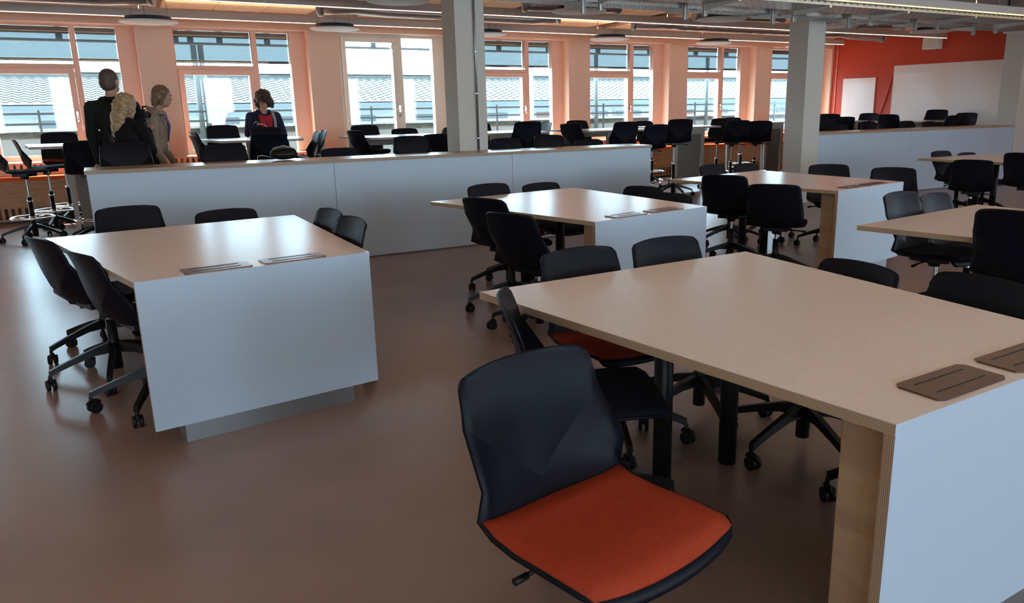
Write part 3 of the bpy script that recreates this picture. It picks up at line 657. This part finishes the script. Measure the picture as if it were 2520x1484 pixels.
duct([(2.75, 11.0, 2.71), (3.15, 10.75, 2.72), (3.6, 10.85, 2.71), (5.95, 10.9, 2.71), (6.3, 10.65, 2.72)], 0.075, 'ribbed steel duct with elbow in front of the glazed door')
duct([(7.9, 11.0, 2.71), (8.35, 10.75, 2.72), (8.75, 10.85, 2.71), (11.2, 10.85, 2.71), (11.7, 10.6, 2.72)], 0.075, 'ribbed steel duct bending beside the free-standing column')
duct([(11.95, 10.85, 2.70), (12.5, 10.6, 2.71), (12.9, 10.7, 2.69), (13.9, 10.7, 2.67)], 0.085, 'short ribbed steel duct ending at the red wall')
duct([(2.0, 9.35, 2.71), (2.9, 9.15, 2.70), (3.2, 9.15, 2.71)], 0.08, 'short ribbed duct above the conduit column')
duct([(5.0, 9.4, 2.71), (5.9, 9.1, 2.70), (6.3, 9.1, 2.71)], 0.08, 'ribbed duct branch over the free end of the counter')
duct([(7.9, 9.4, 2.71), (8.9, 9.1, 2.70), (9.4, 9.1, 2.71)], 0.08, 'ribbed duct branch passing behind the free-standing column')
duct([(10.6, 9.4, 2.71), (11.8, 9.1, 2.70), (12.3, 9.1, 2.71)], 0.08, 'ribbed duct branch over the red wall counter')
# discs
def disc(x, y, z, r, label, group):
    d = thing('ceiling_disc', label, 'ceiling disc', (x, y, z), 0, group)
    MB().lathe([(0, 0), (r - 0.02, 0), (r, 0.008), (r, 0.022), (0, 0.022)], (0, 0, 0), 40).build('plate', 'disc', d)
    MB().lathe([(r * 0.78, 0.03), (r * 0.78, 0.075), (r * 0.7, 0.075), (r * 0.7, 0.03)], (0, 0, 0), 32).build('back_ring', 'dark', d)
    for a in (0.3, 2.4, 4.5): MB().tube([(r * 0.74 * math.cos(a), r * 0.74 * math.sin(a), 0.07), (r * 0.6 * math.cos(a), r * 0.6 * math.sin(a), soffit(x + r * 0.6 * math.cos(a), y + r * 0.6 * math.sin(a)) - z)], 0.004, 5).build('hanger', 'steel', d)
for k in range(-1, 6): disc(0.72 + k * BAY, 11.45, 2.505, 0.34, 'white ceiling disc beside the window-side beam, %s from the red wall' % ORD[5 - k], 'ceiling discs')
for k in range(-1, 5): disc(3.02 + k * BAY, 8.6, 2.545, 0.34, 'white ceiling disc above the counter stools, %s from the red wall' % ORD[4 - k], 'ceiling discs')
# cable tray with brackets
ct = thing('cable_tray', 'galvanised two-run cable tray hung on brackets before the columns', 'cable tray', (0, 0, 2.37))
TX0, TX1 = 3.72, XR - 0.02
def tray(y0, y1, z, mesh):
    m = MB().box(TX0, TX1, y0, y0 + 0.004, z, z + 0.06).box(TX0, TX1, y1 - 0.004, y1, z, z + 0.06)
    if mesh:
        x = TX0
        while x < TX1: m.box(x, x + 0.012, y0, y1, z - 0.004, z + 0.004); x += 0.05
        for i in range(6): y = y0 + (y1 - y0) * i / 5; m.box(TX0, TX1, y - 0.003, y + 0.003, z - 0.007, z - 0.001)
    else:
        m.box(TX0, TX1, y0, y1, z - 0.003, z)
        x = TX0
        while x < TX1:
            for i in range(5): y = y0 + 0.06 + (y1 - y0 - 0.12) * i / 4; m.box(x, x + 0.05, y - 0.008, y + 0.008, z - 0.0036, z - 0.0031, 1)
            m.box(x, x + 0.03, y0 - 0.0006, y0, z + 0.022, z + 0.034, 1)
            x += 0.11
    return m
tray(6.48, 7.0, 0.13, False).build('solid_tray', ['galv', 'black'], ct); tray(7.42, 7.76, 0.14, True).build('wire_tray', 'galv', ct)
for i in range(7):
    x = 4.65 + 1.4 * i
    if x > TX1: break
    for y, dy in ((7.03, -0.56), (7.37, 0.36)):
        b = MB().box(x - 0.022, x + 0.022, y - 0.004, y + 0.004, 0, CZ - 2.37).box(x - 0.022, x - 0.018, y - 0.02, y + 0.02, 0, CZ - 2.37).box(x + 0.018, x + 0.022, y - 0.02, y + 0.02, 0, CZ - 2.37).build('hanging_post', 'galv', ct)
        ym, yM = min(y, y + dy), max(y, y + dy)
        v = [(x - 0.02, y, 0.06), (x + 0.02, y, 0.06), (x - 0.02, y, 0.125), (x + 0.02, y, 0.125), (x - 0.02, y + dy, 0.10), (x + 0.02, y + dy, 0.10), (x - 0.02, y + dy, 0.125), (x + 0.02, y + dy, 0.125)]
        MB().add(v, [(0, 1, 3, 2), (4, 6, 7, 5), (0, 4, 5, 1), (2, 3, 7, 6), (0, 2, 6, 4), (1, 5, 7, 3)]).build('bracket_arm', 'galv', ct)
MB().tube([(TX0 + 0.2, 7.55, 0.165)] + [(x, 7.55 + 0.04 * math.sin(x * 2.1), 0.165 + 0.006 * math.sin(x * 5)) for x in np.arange(4.2, 14.2, 0.35)], 0.014, 7).build('cable', 'dark', ct)
for x in (5.0, 6.4, 7.8, 9.2, 10.6, 12.0): MB().tube([(x - 0.3, 7.5, 0.16), (x - 0.1, 7.47, 0.14), (x + 0.05, 7.5, 0.22), (x + 0.1, 7.55, 0.4)], 0.012, 6).build('cable_drop', 'dark', ct)
jb = thing('junction_box', 'pale junction box fixed to the cable tray', 'box', (7.9, 7.18, 2.46)); MB().box(-0.12, 0.12, -0.05, 0.05, 0, 0.075).build('body', 'barleg', jb); MB().box(-0.02, 0.10, -0.054, -0.05, 0.015, 0.06).build('cover', 'column', jb)

# ================================================================== OUTSIDE
MB_ = MB
tag(MB().box(-12, 30, 13.1, 14.7, 0.0, 0.30).build('terrace_deck', 'coping'), 'pale terrace deck outside the windows', 'terrace', kind='structure')
pw = thing('parapet', 'low grey stone parapet with pale coping outside the windows', 'parapet', (0, 14.75, 0)); MB().box(-12, 30, 0, 0.25, 1.03, 1.13).build('stone_band', 'stone', pw); MB().box(-12, 30, 0.01, 0.25, 0.0, 1.03).build('lower_wall', 'out_wall', pw); MB().box(-12, 30, -0.05, 0.3, 1.13, 1.17).build('coping', 'coping', pw)
rl = thing('terrace_railing', 'dark metal railing along the terrace outside', 'railing', (0, 14.45, 0))
for z in (1.41, 1.255): MB().box(-12, 30, -0.02, 0.02, z - 0.02, z + 0.015).build('rail', 'rail', rl)
for i in range(16): x = -0.77 + (i - 4) * 2.6; MB().box(x - 0.014, x + 0.014, -0.014, 0.014, 0.3, 1.46).build('post', 'rail', rl)
pg = thing('terrace_pergola', 'dark steel frame with top rails outside the window heads', 'pergola', (0, 14.62, 0))
MB().box(-12, 30, -0.025, 0.025, 2.49, 2.53).build('top_rail', 'rail', pg)
for i, x in enumerate([-0.35, 1.28, 1.5, 1.95, 2.72, 3.25, 3.65, 4.6, 6.3, 7.2, 8.35, 9.1, 9.6, 11.0, 11.9, 12.35, 13.3, 14.2]):
    MB().box(x - 0.045, x + 0.045, -0.03, 0.03, 2.53, 3.0).build('stub', 'rail', pg)
MB().box(-12, 30, -0.06, 0.06, 2.98, 3.06).build('edge_beam', 'rail', pg)
for x in (1.53, 1.64, 9.55, 12.07, 12.72):
    MB().tube([(x, 0.0, 0.3), (x, 0.0, 2.5)], 0.045, 10).build('post', 'pipe', pg)
nb = thing('neighbour_building', 'low pale building with wavy tiled roof across the terrace', 'building', (0, 19.5, 0))
MB().box(-14, 40, 0.4, 8, -6, 1.6).build('wall', 'out_wall', nb)
MB().box(-14, 40, -0.02, 0.1, 1.48, 1.57).build('gutter', 'pipe', nb)
MB().box(-14, 40, 0.1, 0.4, 1.38, 1.5).build('soffit', 'out_wall', nb)
NR = 12; xs = np.arange(-10, 34, 0.0275); wave = 0.016 * np.sin(2 * PI * xs / 0.22)
vs = []; fs = []
for rI in range(NR):
    y0 = 2.0 * rI / NR; y1 = 2.0 * (rI + 1) / NR + 0.13; sl = 0.63 / 2.0; z0 = 1.575 + sl * y0 + 0.045; z1 = 1.575 + sl * y1
    o = len(vs); n = len(xs)
    for X, w in zip(xs, wave): vs.append((X, y0, z0 + w - 0.016))
    for X, w in zip(xs, wave): vs.append((X, y0, z0 + w))
    for X, w in zip(xs, wave): vs.append((X, y1, z1 + w))
    for rr in (0, 1):
        a = o + rr * n
        fs += [(a + i, a + i + 1, a + n + i + 1, a + n + i) for i in range(n - 1)]
m = MB(); m.add(vs, fs, 0, False); ro = m.build('roof_tiles', 'roof', nb); ro['kind'] = 'stuff'
MB().box(-14, 40, 2.0, 2.1, 2.15, 2.33).build('upper_band', 'pipe', nb)
MB().add([(-14, 1.9, 2.33), (40, 1.9, 2.33), (40, 2.5, 2.45), (-14, 2.5, 2.45), (-14, 3.1, 2.33), (40, 3.1, 2.33)], [(0, 1, 2, 3), (3, 2, 5, 4)]).build('upper_roof', 'roof', nb)
x = -3.0
i = 0
while x < 30:
    w = random.choice((0.5, 0.7, 1.0)); wd = MB().box(x, x + w, 0.36, 0.4, 1.04, 1.24).build('window', 'outbrick' if i % 5 == 3 and x > 6 else 'outpane', nb); x += w + random.choice((0.25, 0.5, 0.9)); i += 1
    MB().box(x - 0.02, x, 0.34, 0.36, 0.98, 1.30).build('window_bar', 'coping', nb)
MB().box(-14, 40, 0.3, 0.4, 0.88, 0.95).build('string_course', 'coping', nb)
tag(MB().box(-60, 90, 13.1, 120, -6.2, -6.0).build('ground_outside', 'stone'), 'ground outside the building', 'ground', kind='structure')

# ================================================================== PEOPLE
def remesh(m, vox, it, name):
    me = m.mesh(name, [M['skin']]); o = bpy.data.objects.new('tmp', me); C.objects.link(o)
    r = o.modifiers.new('r', 'REMESH'); r.mode = 'VOXEL'; r.voxel_size = vox
    sm = o.modifiers.new('s', 'SMOOTH'); sm.factor = 0.5; sm.iterations = it
    dg = bpy.context.evaluated_depsgraph_get(); out = bpy.data.meshes.new_from_object(o.evaluated_get(dg)); bpy.data.objects.remove(o)
    out.name = name; out.polygons.foreach_set('use_smooth', [True] * len(out.polygons)); return out
def person(label, loc, rz, H, mats, lean=0.0, arms=None, head=(0.0, 0.0), slim=1.0, hair=None, bulk=()):
    """local frame: faces +y; mats: dict skin/top/bottom/shoe; head: (turn, nod)"""
    k = H / 1.75; prim = []
    def L(p):
        x, y, z = p
        if z > 0.95: y, z = y + (z - 0.95) * math.sin(lean), 0.95 + (z - 0.95) * math.cos(lean)
        return Vector((x * k, y * k, z * k))
    def cap(a, b, r0, r1, tg, leaned=True):
        A = L(a) if leaned else Vector(a) * k; B = L(b) if leaned else Vector(b) * k; prim.append(('c', A, B, r0 * k, r1 * k, tg))
    def ell(c, r, tg, R=None): prim.append(('e', L(c), Vector(r) * k, R, 0, tg))
    for sx in (-1, 1):
        cap((sx * 0.095, 0, 0.92), (sx * 0.10, 0.02, 0.49), 0.088 * slim, 0.060, 'bottom'); cap((sx * 0.10, 0.02, 0.49), (sx * 0.105, -0.03, 0.10), 0.058, 0.043, 'bottom')
        cap((sx * 0.105, -0.045, 0.045), (sx * 0.12, 0.15, 0.035), 0.042, 0.036, 'shoe')
    ell((0, -0.005, 0.94), (0.168 * slim, 0.122 * slim, 0.13), 'bottom'); ell((0, 0, 1.09), (0.150 * slim, 0.112 * slim, 0.16), 'top'); ell((0, -0.012, 1.29), (0.172 * slim, 0.122 * slim, 0.18), 'top')
    cap((-0.15 * slim, -0.015, 1.405), (0.15 * slim, -0.015, 1.405), 0.066, 0.066, 'top'); cap((-0.07, -0.02, 1.45), (0.07, -0.02, 1.45), 0.055, 0.055, 'top')
    cap((0, -0.01, 1.44), (0, 0.012, 1.56), 0.056, 0.050, 'skin')
    for c_, r_ in bulk: ell(c_, r_, 'top')
    hc = L((0, 0.02, 1.64)); T = Matrix.Rotation(head[0], 3, 'Z') @ Matrix.Rotation(-head[1], 3, 'X')
    def HP(p): return hc + T @ (Vector(p) * k)
    prim.append(('e', HP((0, 0, 0.01)), Vector((0.076, 0.096, 0.108)) * k, T, 0, 'skin')); prim.append(('e', HP((0, 0.036, -0.058)), Vector((0.056, 0.058, 0.058)) * k, T, 0, 'skin'))
    prim.append(('c', HP((0, 0.086, 0.012)), HP((0, 0.102, -0.020)), 0.010 * k, 0.0125 * k, 'skin'))
    for sx in (-1, 1): prim.append(('e', HP((sx * 0.077, -0.008, -0.012)), Vector((0.012, 0.02, 0.032)) * k, T, 0, 'skin'))
    for (el, wr, hd) in arms:
        sx = 1 if el[0] > 0 else -1
        S0 = L((sx * 0.185 * slim, -0.015, 1.40)); E_ = Vector(el) * k; Wr = Vector(wr) * k
        prim.append(('c', S0, E_, 0.068 * k, 0.052 * k, 'top')); prim.append(('c', E_, Wr, 0.050 * k, 0.034 * k, 'top'))
        d = Vector(hd).normalized(); n = Vector((0, 0, 1)) if abs(d.z) < 0.8 else Vector((0, -1, 0)); b = d.cross(n).normalized(); n = b.cross(d)
        for q, ln in zip((-1.5, -0.5, 0.5, 1.5), (0.068, 0.08, 0.076, 0.058)):
            a0 = Wr + b * q * 0.008 * k; a1 = Wr + d * 0.085 * k + b * q * 0.02 * k; a2 = a1 + (d - 0.35 * n).normalized() * ln * 0.5 * k; a3 = a2 + (d - 1.1 * n).normalized() * ln * 0.5 * k
            prim.append(('c', a0, a1, 0.017 * k, 0.0125 * k, 'skin')); prim.append(('c', a1, a2, 0.0105 * k, 0.0095 * k, 'skin')); prim.append(('c', a2, a3, 0.0095 * k, 0.008 * k, 'skin'))
        t0 = Wr + d * 0.025 * k - b * sx * 0.02 * k; t1 = t0 + (d * 0.6 - b * sx * 0.8).normalized() * 0.045 * k; t2 = t1 + (d - 0.3 * n).normalized() * 0.03 * k
        prim.append(('c', t0, t1, 0.0135 * k, 0.011 * k, 'skin')); prim.append(('c', t1, t2, 0.0105 * k, 0.009 * k, 'skin'))
    m = MB()
    for pr_ in prim:
        if pr_[0] == 'c':
            _, A, B, r0, r1, _t = pr_; dd = (B - A); ln = dd.length; dd.normalize()
            pts = [A - dd * r0 * 0.95, A - dd * r0 * 0.6, A, B, B + dd * r1 * 0.6, B + dd * r1 * 0.95]; m.tube(pts, [r0 * 0.3, r0 * 0.8, r0, r1, r1 * 0.8, r1 * 0.3], 12)
        else: m.ell(pr_[1], pr_[2], 16, 10, 0, pr_[3])
    me = remesh(m, 0.0085, 5, 'body')
    order = ['skin', 'top', 'bottom', 'shoe']; me.materials.clear()
    for q in order: me.materials.append(mats[q])
    cen = np.empty(len(me.polygons) * 3); me.polygons.foreach_get('center', cen); cen = cen.reshape(-1, 3)
    best = np.full(len(cen), 1e9); bi = np.zeros(len(cen), int)
    for pr_ in prim:
        if pr_[0] == 'c':
            A = np.array(pr_[1]); B = np.array(pr_[2]); ab = B - A; t = np.clip(((cen - A) @ ab) / (ab @ ab + 1e-12), 0, 1)
            d = np.linalg.norm(cen - (A + t[:, None] * ab), axis=1) - (pr_[3] + (pr_[4] - pr_[3]) * t)
        else:
            q = cen - np.array(pr_[1])
            if pr_[3] is not None: q = q @ np.array(pr_[3])
            rr = np.array(pr_[2]); d = (np.linalg.norm(q / rr, axis=1) - 1) * rr.min()
        u_ = d < best; best[u_] = d[u_]; bi[u_] = order.index(pr_[5])
    me.polygons.foreach_set('material_index', bi.astype(np.int32)); me.update()
    root = thing('person', label, 'person', loc, rz); link('body', me, root)
    for sx in (-1, 1):
        e = HP((sx * 0.031, 0.083, 0.005)); MB().ell(e, (0.0125 * k, 0.011 * k, 0.009 * k), 10, 6).build('eye', 'eyewhite', root); e2 = HP((sx * 0.031, 0.091, 0.005)); MB().ell(e2, (0.006 * k, 0.005 * k, 0.006 * k), 8, 6).build('iris', 'dark', root)
        MB().tube([HP((sx * 0.016, 0.094, 0.024)), HP((sx * 0.033, 0.092, 0.029)), HP((sx * 0.048, 0.08, 0.024))], 0.004 * k, 6).build('eyebrow', mats['hair'], root)
    MB().tube([HP((-0.022, 0.083, -0.062)), HP((0, 0.094, -0.060)), HP((0.022, 0.083, -0.062))], 0.005 * k, 6).build('mouth', 'lips', root)
    hm = MB(); 
    for c_, r_ in hair['blobs']: hm.ell(HP(c_), Vector(r_) * k, 16, 10, 0, T)
    for a, b, r0, r1 in hair.get('locks', []): hm.tube([HP(a), HP(tuple((a[i] + b[i]) / 2 for i in range(3))), HP(b)], [r0 * k, (r0 + r1) / 2 * k, r1 * k], 10)
    hme = remesh(hm, 0.008, 3, 'hair'); co = np.empty(len(hme.vertices) * 3); hme.vertices.foreach_get('co', co); co = co.reshape(-1, 3)
    nn = np.empty(len(hme.vertices) * 3); hme.vertices.foreach_get('normal', nn); nn = nn.reshape(-1, 3); fq = hair.get('freq', 60); am = hair.get('amp', 0.003)
    w_ = np.sin(co[:, 0] * fq + 3 * np.sin(co[:, 2] * fq * 0.5)) * np.sin(co[:, 1] * fq * 0.9 + 1.3 + co[:, 2] * fq * 0.4) + 0.5 * np.sin(co[:, 2] * fq * 1.7 + co[:, 0] * fq * 1.2)
    co += nn * (w_ * am)[:, None]; hme.vertices.foreach_set('co', co.ravel()); hme.update(); hme.materials.clear(); hme.materials.append(mats['hair']); link('hair', hme, root)
    return root, L, HP, k
M['eyewhite'] = mat('eye_white', (0.7, 0.68, 0.65), 0.3); M['lips'] = mat('lips', (0.42, 0.14, 0.12), 0.5)
def outfit(hair, top, bottom, shoe=(0.02, 0.02, 0.02), nz=0.12):
    i = len(bpy.data.materials)
    return {'skin': M['skin'], 'top': mat('top_fabric', top, 0.85, spec=0.2, noise=nz, nscale=8, bump=0.3, bscale=30), 'bottom': mat('trouser_fabric', bottom, 0.85, spec=0.2), 'shoe': mat('shoe', shoe, 0.6), 'hair': mat('hair', hair, 0.55, noise=0.35, nscale=45)}
# man in dark jacket, back to us
o1 = outfit((0.10, 0.07, 0.055), (0.014, 0.020, 0.018), (0.012, 0.013, 0.016))
p1, L1, H1, k1 = person('man in dark jacket with cropped grey-brown hair, standing with his back turned', (0.15, 9.27, 0), -0.30, 1.83, o1, 0.0,
    [((-0.215, -0.03, 1.12), (-0.205, 0.03, 0.88), (0.1, 0.3, -1)), ((0.215, -0.03, 1.12), (0.205, 0.03, 0.88), (-0.1, 0.3, -1))], (-0.35, 0.0), 1.0,
    {'blobs': [((0, -0.012, 0.030), (0.081, 0.096, 0.096)), ((0, -0.03, -0.01), (0.079, 0.078, 0.085))], 'freq': 300, 'amp': 0.0008})
MB().tube([L1((0.075 * math.cos(t), -0.012 + 0.075 * math.sin(t), 1.475)) for t in np.linspace(0, 2 * PI, 15)[:-1]], 0.022, 8, closed=True).build('collar', o1['top'], p1)
# woman with long blond hair, filming
o2 = outfit((0.42, 0.29, 0.16), (0.008, 0.009, 0.011), (0.010, 0.010, 0.012))
p2, L2, H2, k2 = person('woman in black jacket with long wavy blond hair, filming with a camera', (0.23, 8.78, 0), -0.85, 1.58, o2, 0.04,
    [((-0.23, 0.08, 1.16), (-0.12, 0.16, 1.40), (0.25, 0.7, 0.4)), ((0.24, 0.08, 1.15), (0.14, 0.16, 1.37), (-0.25, 0.7, 0.4))], (-0.15, 0.05), 1.1,
    {'blobs': [((0, -0.015, 0.032), (0.094, 0.108, 0.102)), ((0, -0.07, -0.03), (0.106, 0.078, 0.115)), ((-0.02, -0.10, -0.14), (0.10, 0.06, 0.10)), ((-0.03, -0.115, -0.24), (0.078, 0.05, 0.09)), ((-0.035, -0.125, -0.33), (0.042, 0.036, 0.07)), ((-0.035, -0.13, -0.40), (0.028, 0.027, 0.05))],
     'locks': [((-0.035, -0.135, -0.40), (-0.025, -0.15, -0.52), 0.022, 0.016), ((-0.025, -0.15, -0.52), (0.01, -0.16, -0.60), 0.02, 0.008), ((0.07, 0.03, 0.02), (0.09, -0.01, -0.15), 0.024, 0.014), ((-0.075, 0.03, 0.02), (-0.09, -0.01, -0.17), 0.026, 0.016)], 'freq': 75, 'amp': 0.006})
MB().tube([H2((0.088, -0.005 + 0.024 * math.cos(t), -0.075 + 0.024 * math.sin(t))) for t in np.linspace(0, 2 * PI, 15)[:-1]], 0.002, 6, closed=True).build('hoop_earring', 'chrome', p2)
MB().tube([H2((-0.032 + 0.026 * math.cos(t), -0.138 + 0.026 * math.sin(t), -0.45)) for t in np.linspace(0, 2 * PI, 11)[:-1]], 0.009, 6, closed=True).build('hair_tie', 'black', p2)
# camera on a slim tripod
tr = thing('camera_tripod', 'slim black tripod in front of the blond woman filming', 'tripod', (0.40, 9.03, 0))
MB().tube([(0, 0, 0.70), (0, 0, 1.30)], 0.013, 8).build('centre_column', 'black', tr); MB().lathe([(0, 1.27), (0.03, 1.28), (0.03, 1.34), (0, 1.345)], (0, 0, 0), 12).build('head', 'black', tr)
for a in (0.0, 1.3, 2.6): lg = MB().tube([(0.02 * math.cos(a), 0.02 * math.sin(a), 0.95), (0.07 * math.cos(a), 0.07 * math.sin(a), 0.45), (0.12 * math.cos(a), 0.12 * math.sin(a), 0.012)], [0.012, 0.010, 0.008], 8).build('leg', 'black', tr); MB().lathe([(0, 0), (0.013, 0), (0.011, 0.03), (0, 0.03)], (0.12 * math.cos(a), 0.12 * math.sin(a), 0), 8).build('rubber_foot', 'rubber', lg)
cm = thing('video_camera', 'small black camera mounted on the slim tripod', 'camera', (0.40, 9.03, 1.347), -0.75); cm.scale = (0.75, 0.75, 0.85)
MB().box(-0.06, 0.06, -0.035, 0.035, 0.0, 0.085).box(-0.025, 0.025, -0.03, 0.03, 0.085, 0.108).build('camera_body', 'black', cm); MB().tube([(0, 0.035, 0.04), (0, 0.10, 0.04), (0, 0.12, 0.04)], [0.032, 0.03, 0.034], 16).build('lens', 'plastic', cm); MB().tube([(0.03, -0.02, 0.108), (0.03, -0.02, 0.135), (0.03, 0.07, 0.14)], 0.012, 8).build('microphone', 'black', cm)
# woman in beige shirt
o3 = outfit((0.19, 0.115, 0.06), (0.34, 0.255, 0.19), (0.012, 0.013, 0.02), nz=0.18)
p3, L3, H3, k3 = person('woman in loose beige shirt with shoulder-length hair and blue lanyard, leaning forward', (0.43, 9.78, 0), -1.80, 1.715, o3, 0.30,
    [((-0.25, 0.12, 1.09), (-0.22, 0.22, 0.86), (0.1, 0.5, -1)), ((0.26, 0.13, 1.08), (0.255, 0.22, 0.84), (0, 0.3, -1))], (0.10, 0.20), 1.16,
    {'blobs': [((0, -0.014, 0.032), (0.086, 0.100, 0.094)), ((0, -0.05, -0.02), (0.088, 0.066, 0.10))], 'locks': [((0.075, 0.025, 0.02), (0.078, -0.01, -0.10), 0.024, 0.02), ((-0.075, 0.025, 0.02), (-0.078, -0.01, -0.10), 0.024, 0.02), ((0.04, -0.07, -0.05), (0.04, -0.06, -0.12), 0.04, 0.03), ((-0.04, -0.07, -0.05), (-0.04, -0.06, -0.12), 0.04, 0.03)], 'freq': 90, 'amp': 0.002}, bulk=[((0, -0.01, 1.10), (0.20, 0.185, 0.16)), ((0, -0.03, 1.24), (0.205, 0.175, 0.20)), ((0, -0.01, 1.01), (0.195, 0.18, 0.06))])
MB().tube([L3((0.085 * math.cos(t), -0.005 + 0.085 * math.sin(t), 1.47 - 0.03 * math.sin(t))) for t in np.linspace(0, 2 * PI, 17)[:-1]], 0.026, 8, closed=True).build('shirt_collar', o3['top'], p3)
MB().tube([L3((0, 0.115, 1.40)), L3((0, 0.165, 1.2)), L3((0, 0.178, 1.05)), L3((0, 0.172, 0.97))], 0.012, 6).build('button_placket', o3['top'], p3)
M['lanyard'] = mat('lanyard_blue', (0.05, 0.06, 0.25), 0.7)
MB().tube([L3(p) for p in ((-0.06, -0.03, 1.47), (-0.075, 0.09, 1.42), (-0.04, 0.158, 1.30), (0, 0.182, 1.12))], 0.008, 6).tube([L3(p) for p in ((0.06, -0.03, 1.47), (0.075, 0.09, 1.42), (0.04, 0.158, 1.30), (0, 0.182, 1.12))], 0.008, 6).build('lanyard', 'lanyard', p3)
b_ = L3((0, 0.192, 1.06)); MB().box(b_.x - 0.028, b_.x + 0.028, b_.y - 0.002, b_.y + 0.004, b_.z - 0.05, b_.z + 0.05).build('name_badge', 'whiteboard', p3)
# woman in red top with navy cardigan
o4 = outfit((0.035, 0.018, 0.016), (0.016, 0.024, 0.055), (0.012, 0.013, 0.02))
p4, L4, H4, k4 = person('woman in red top and navy cardigan with dark curly bob and glasses', (2.07, 12.02, 0), PI + 0.12, 1.67, o4, 0.16,
    [((-0.28, 0.06, 1.14), (-0.28, 0.18, 0.95), (0, 0.6, -1)), ((0.27, 0.10, 1.14), (0.15, 0.17, 1.28), (-0.8, 0.45, 0.0))], (-0.85, 0.50), 1.05,
    {'blobs': [((0, -0.02, 0.05), (0.120, 0.120, 0.105)), ((0.03, -0.05, -0.03), (0.130, 0.095, 0.115)), ((-0.09, -0.01, -0.035), (0.05, 0.065, 0.10)), ((0.10, 0.0, -0.045), (0.055, 0.07, 0.10)), ((0, 0.055, 0.09), (0.09, 0.045, 0.038))], 'freq': 95, 'amp': 0.007})
M['redtop'] = mat('red_jersey', (0.42, 0.012, 0.03), 0.8); M['strap'] = mat('grey_strap', (0.33, 0.33, 0.33), 0.8)
rp = [L4(p) for p in ((-0.10, 0.075, 1.43), (0.0, 0.085, 1.40), (0.10, 0.075, 1.43), (0.085, 0.125, 1.28), (0.03, 0.128, 1.08), (-0.03, 0.128, 1.08), (-0.085, 0.125, 1.28))]
MB().add([tuple(q + Vector((0, dy, 0))) for dy in (0.012, -0.02) for q in rp], [(0, 1, 2, 3, 4, 5, 6), (13, 12, 11, 10, 9, 8, 7)] + [(i, (i + 1) % 7, 7 + (i + 1) % 7, 7 + i) for i in range(7)]).build('red_top', 'redtop', p4)
sp_ = [L4(p) for p in ((-0.11, -0.05, 1.47), (-0.115, 0.06, 1.45), (-0.12, 0.135, 1.34), (-0.125, 0.15, 1.15), (-0.15, 0.14, 0.98))]
MB().add([tuple(q + Vector((dx, dy, 0))) for q in sp_ for dx, dy in ((-0.02, 0.012), (0.02, 0.012), (0.02, 0.006), (-0.02, 0.006))], [(i * 4 + j, i * 4 + (j + 1) % 4, i * 4 + 4 + (j + 1) % 4, i * 4 + 4 + j) for i in range(4) for j in range(4)]).build('bag_strap', 'strap', p4)
for sx in (-1, 1): MB().tube([H4((sx * 0.034 + 0.024 * math.cos(t), 0.103, 0.004 + 0.02 * math.sin(t))) for t in np.linspace(0, 2 * PI, 15)[:-1]], 0.0025, 6, closed=True).build('spectacle_rim', 'dark', p4)
w4 = Vector((0.15, 0.17, 1.28)) * k4; MB().tube([w4 + Vector((0.034 * math.cos(t), 0.01 * math.sin(t), 0.034 * math.sin(t))) for t in np.linspace(0, 2 * PI, 15)[:-1]], 0.006, 6, closed=True).build('bracelet', 'chrome', p4)
# things on the counter and in hand
cup = thing('paper_cup', 'small white paper cup on the high table nearest the visitors', 'cup', (0.40, 10.62, 1.0552)); MB().lathe([(0, 0), (0.026, 0), (0.036, 0.085), (0.038, 0.088), (0.034, 0.086), (0.025, 0.006), (0, 0.006)], (0, 0, 0), 18).build('cup_wall', 'whiteboard', cup)
bgm = thing('shoulder_bag', 'black shoulder bag with grey strap lying on the long counter', 'bag', (1.46, 7.56, 0.958))
mm = MB().ell((0, 0, 0.05), (0.13, 0.075, 0.05)).ell((0.02, 0.0, 0.075), (0.10, 0.065, 0.04)).ell((-0.07, 0.01, 0.06), (0.055, 0.06, 0.045)); bm_ = remesh(mm, 0.008, 4, 'bag_body'); bm_.materials.clear(); bm_.materials.append(M['black']); zz = [v.co.z for v in bm_.vertices]; link('bag_body', bm_, bgm, (0, 0, -min(zz)))
MB().tube([(-0.11, 0, 0.04), (-0.09, -0.01, 0.11), (0, -0.015, 0.13), (0.09, -0.01, 0.10), (0.13, -0.02, 0.03), (0.22, -0.03, 0.012)], 0.007, 6).build('bag_handle', 'strap', bgm); MB().tube([(-0.12, -0.02, 0.03), (-0.2, -0.03, 0.05), (-0.24, -0.02, 0.045), (-0.245, -0.04, 0.006)], 0.0025, 5).build('earphone_cord', 'whiteboard', bgm)
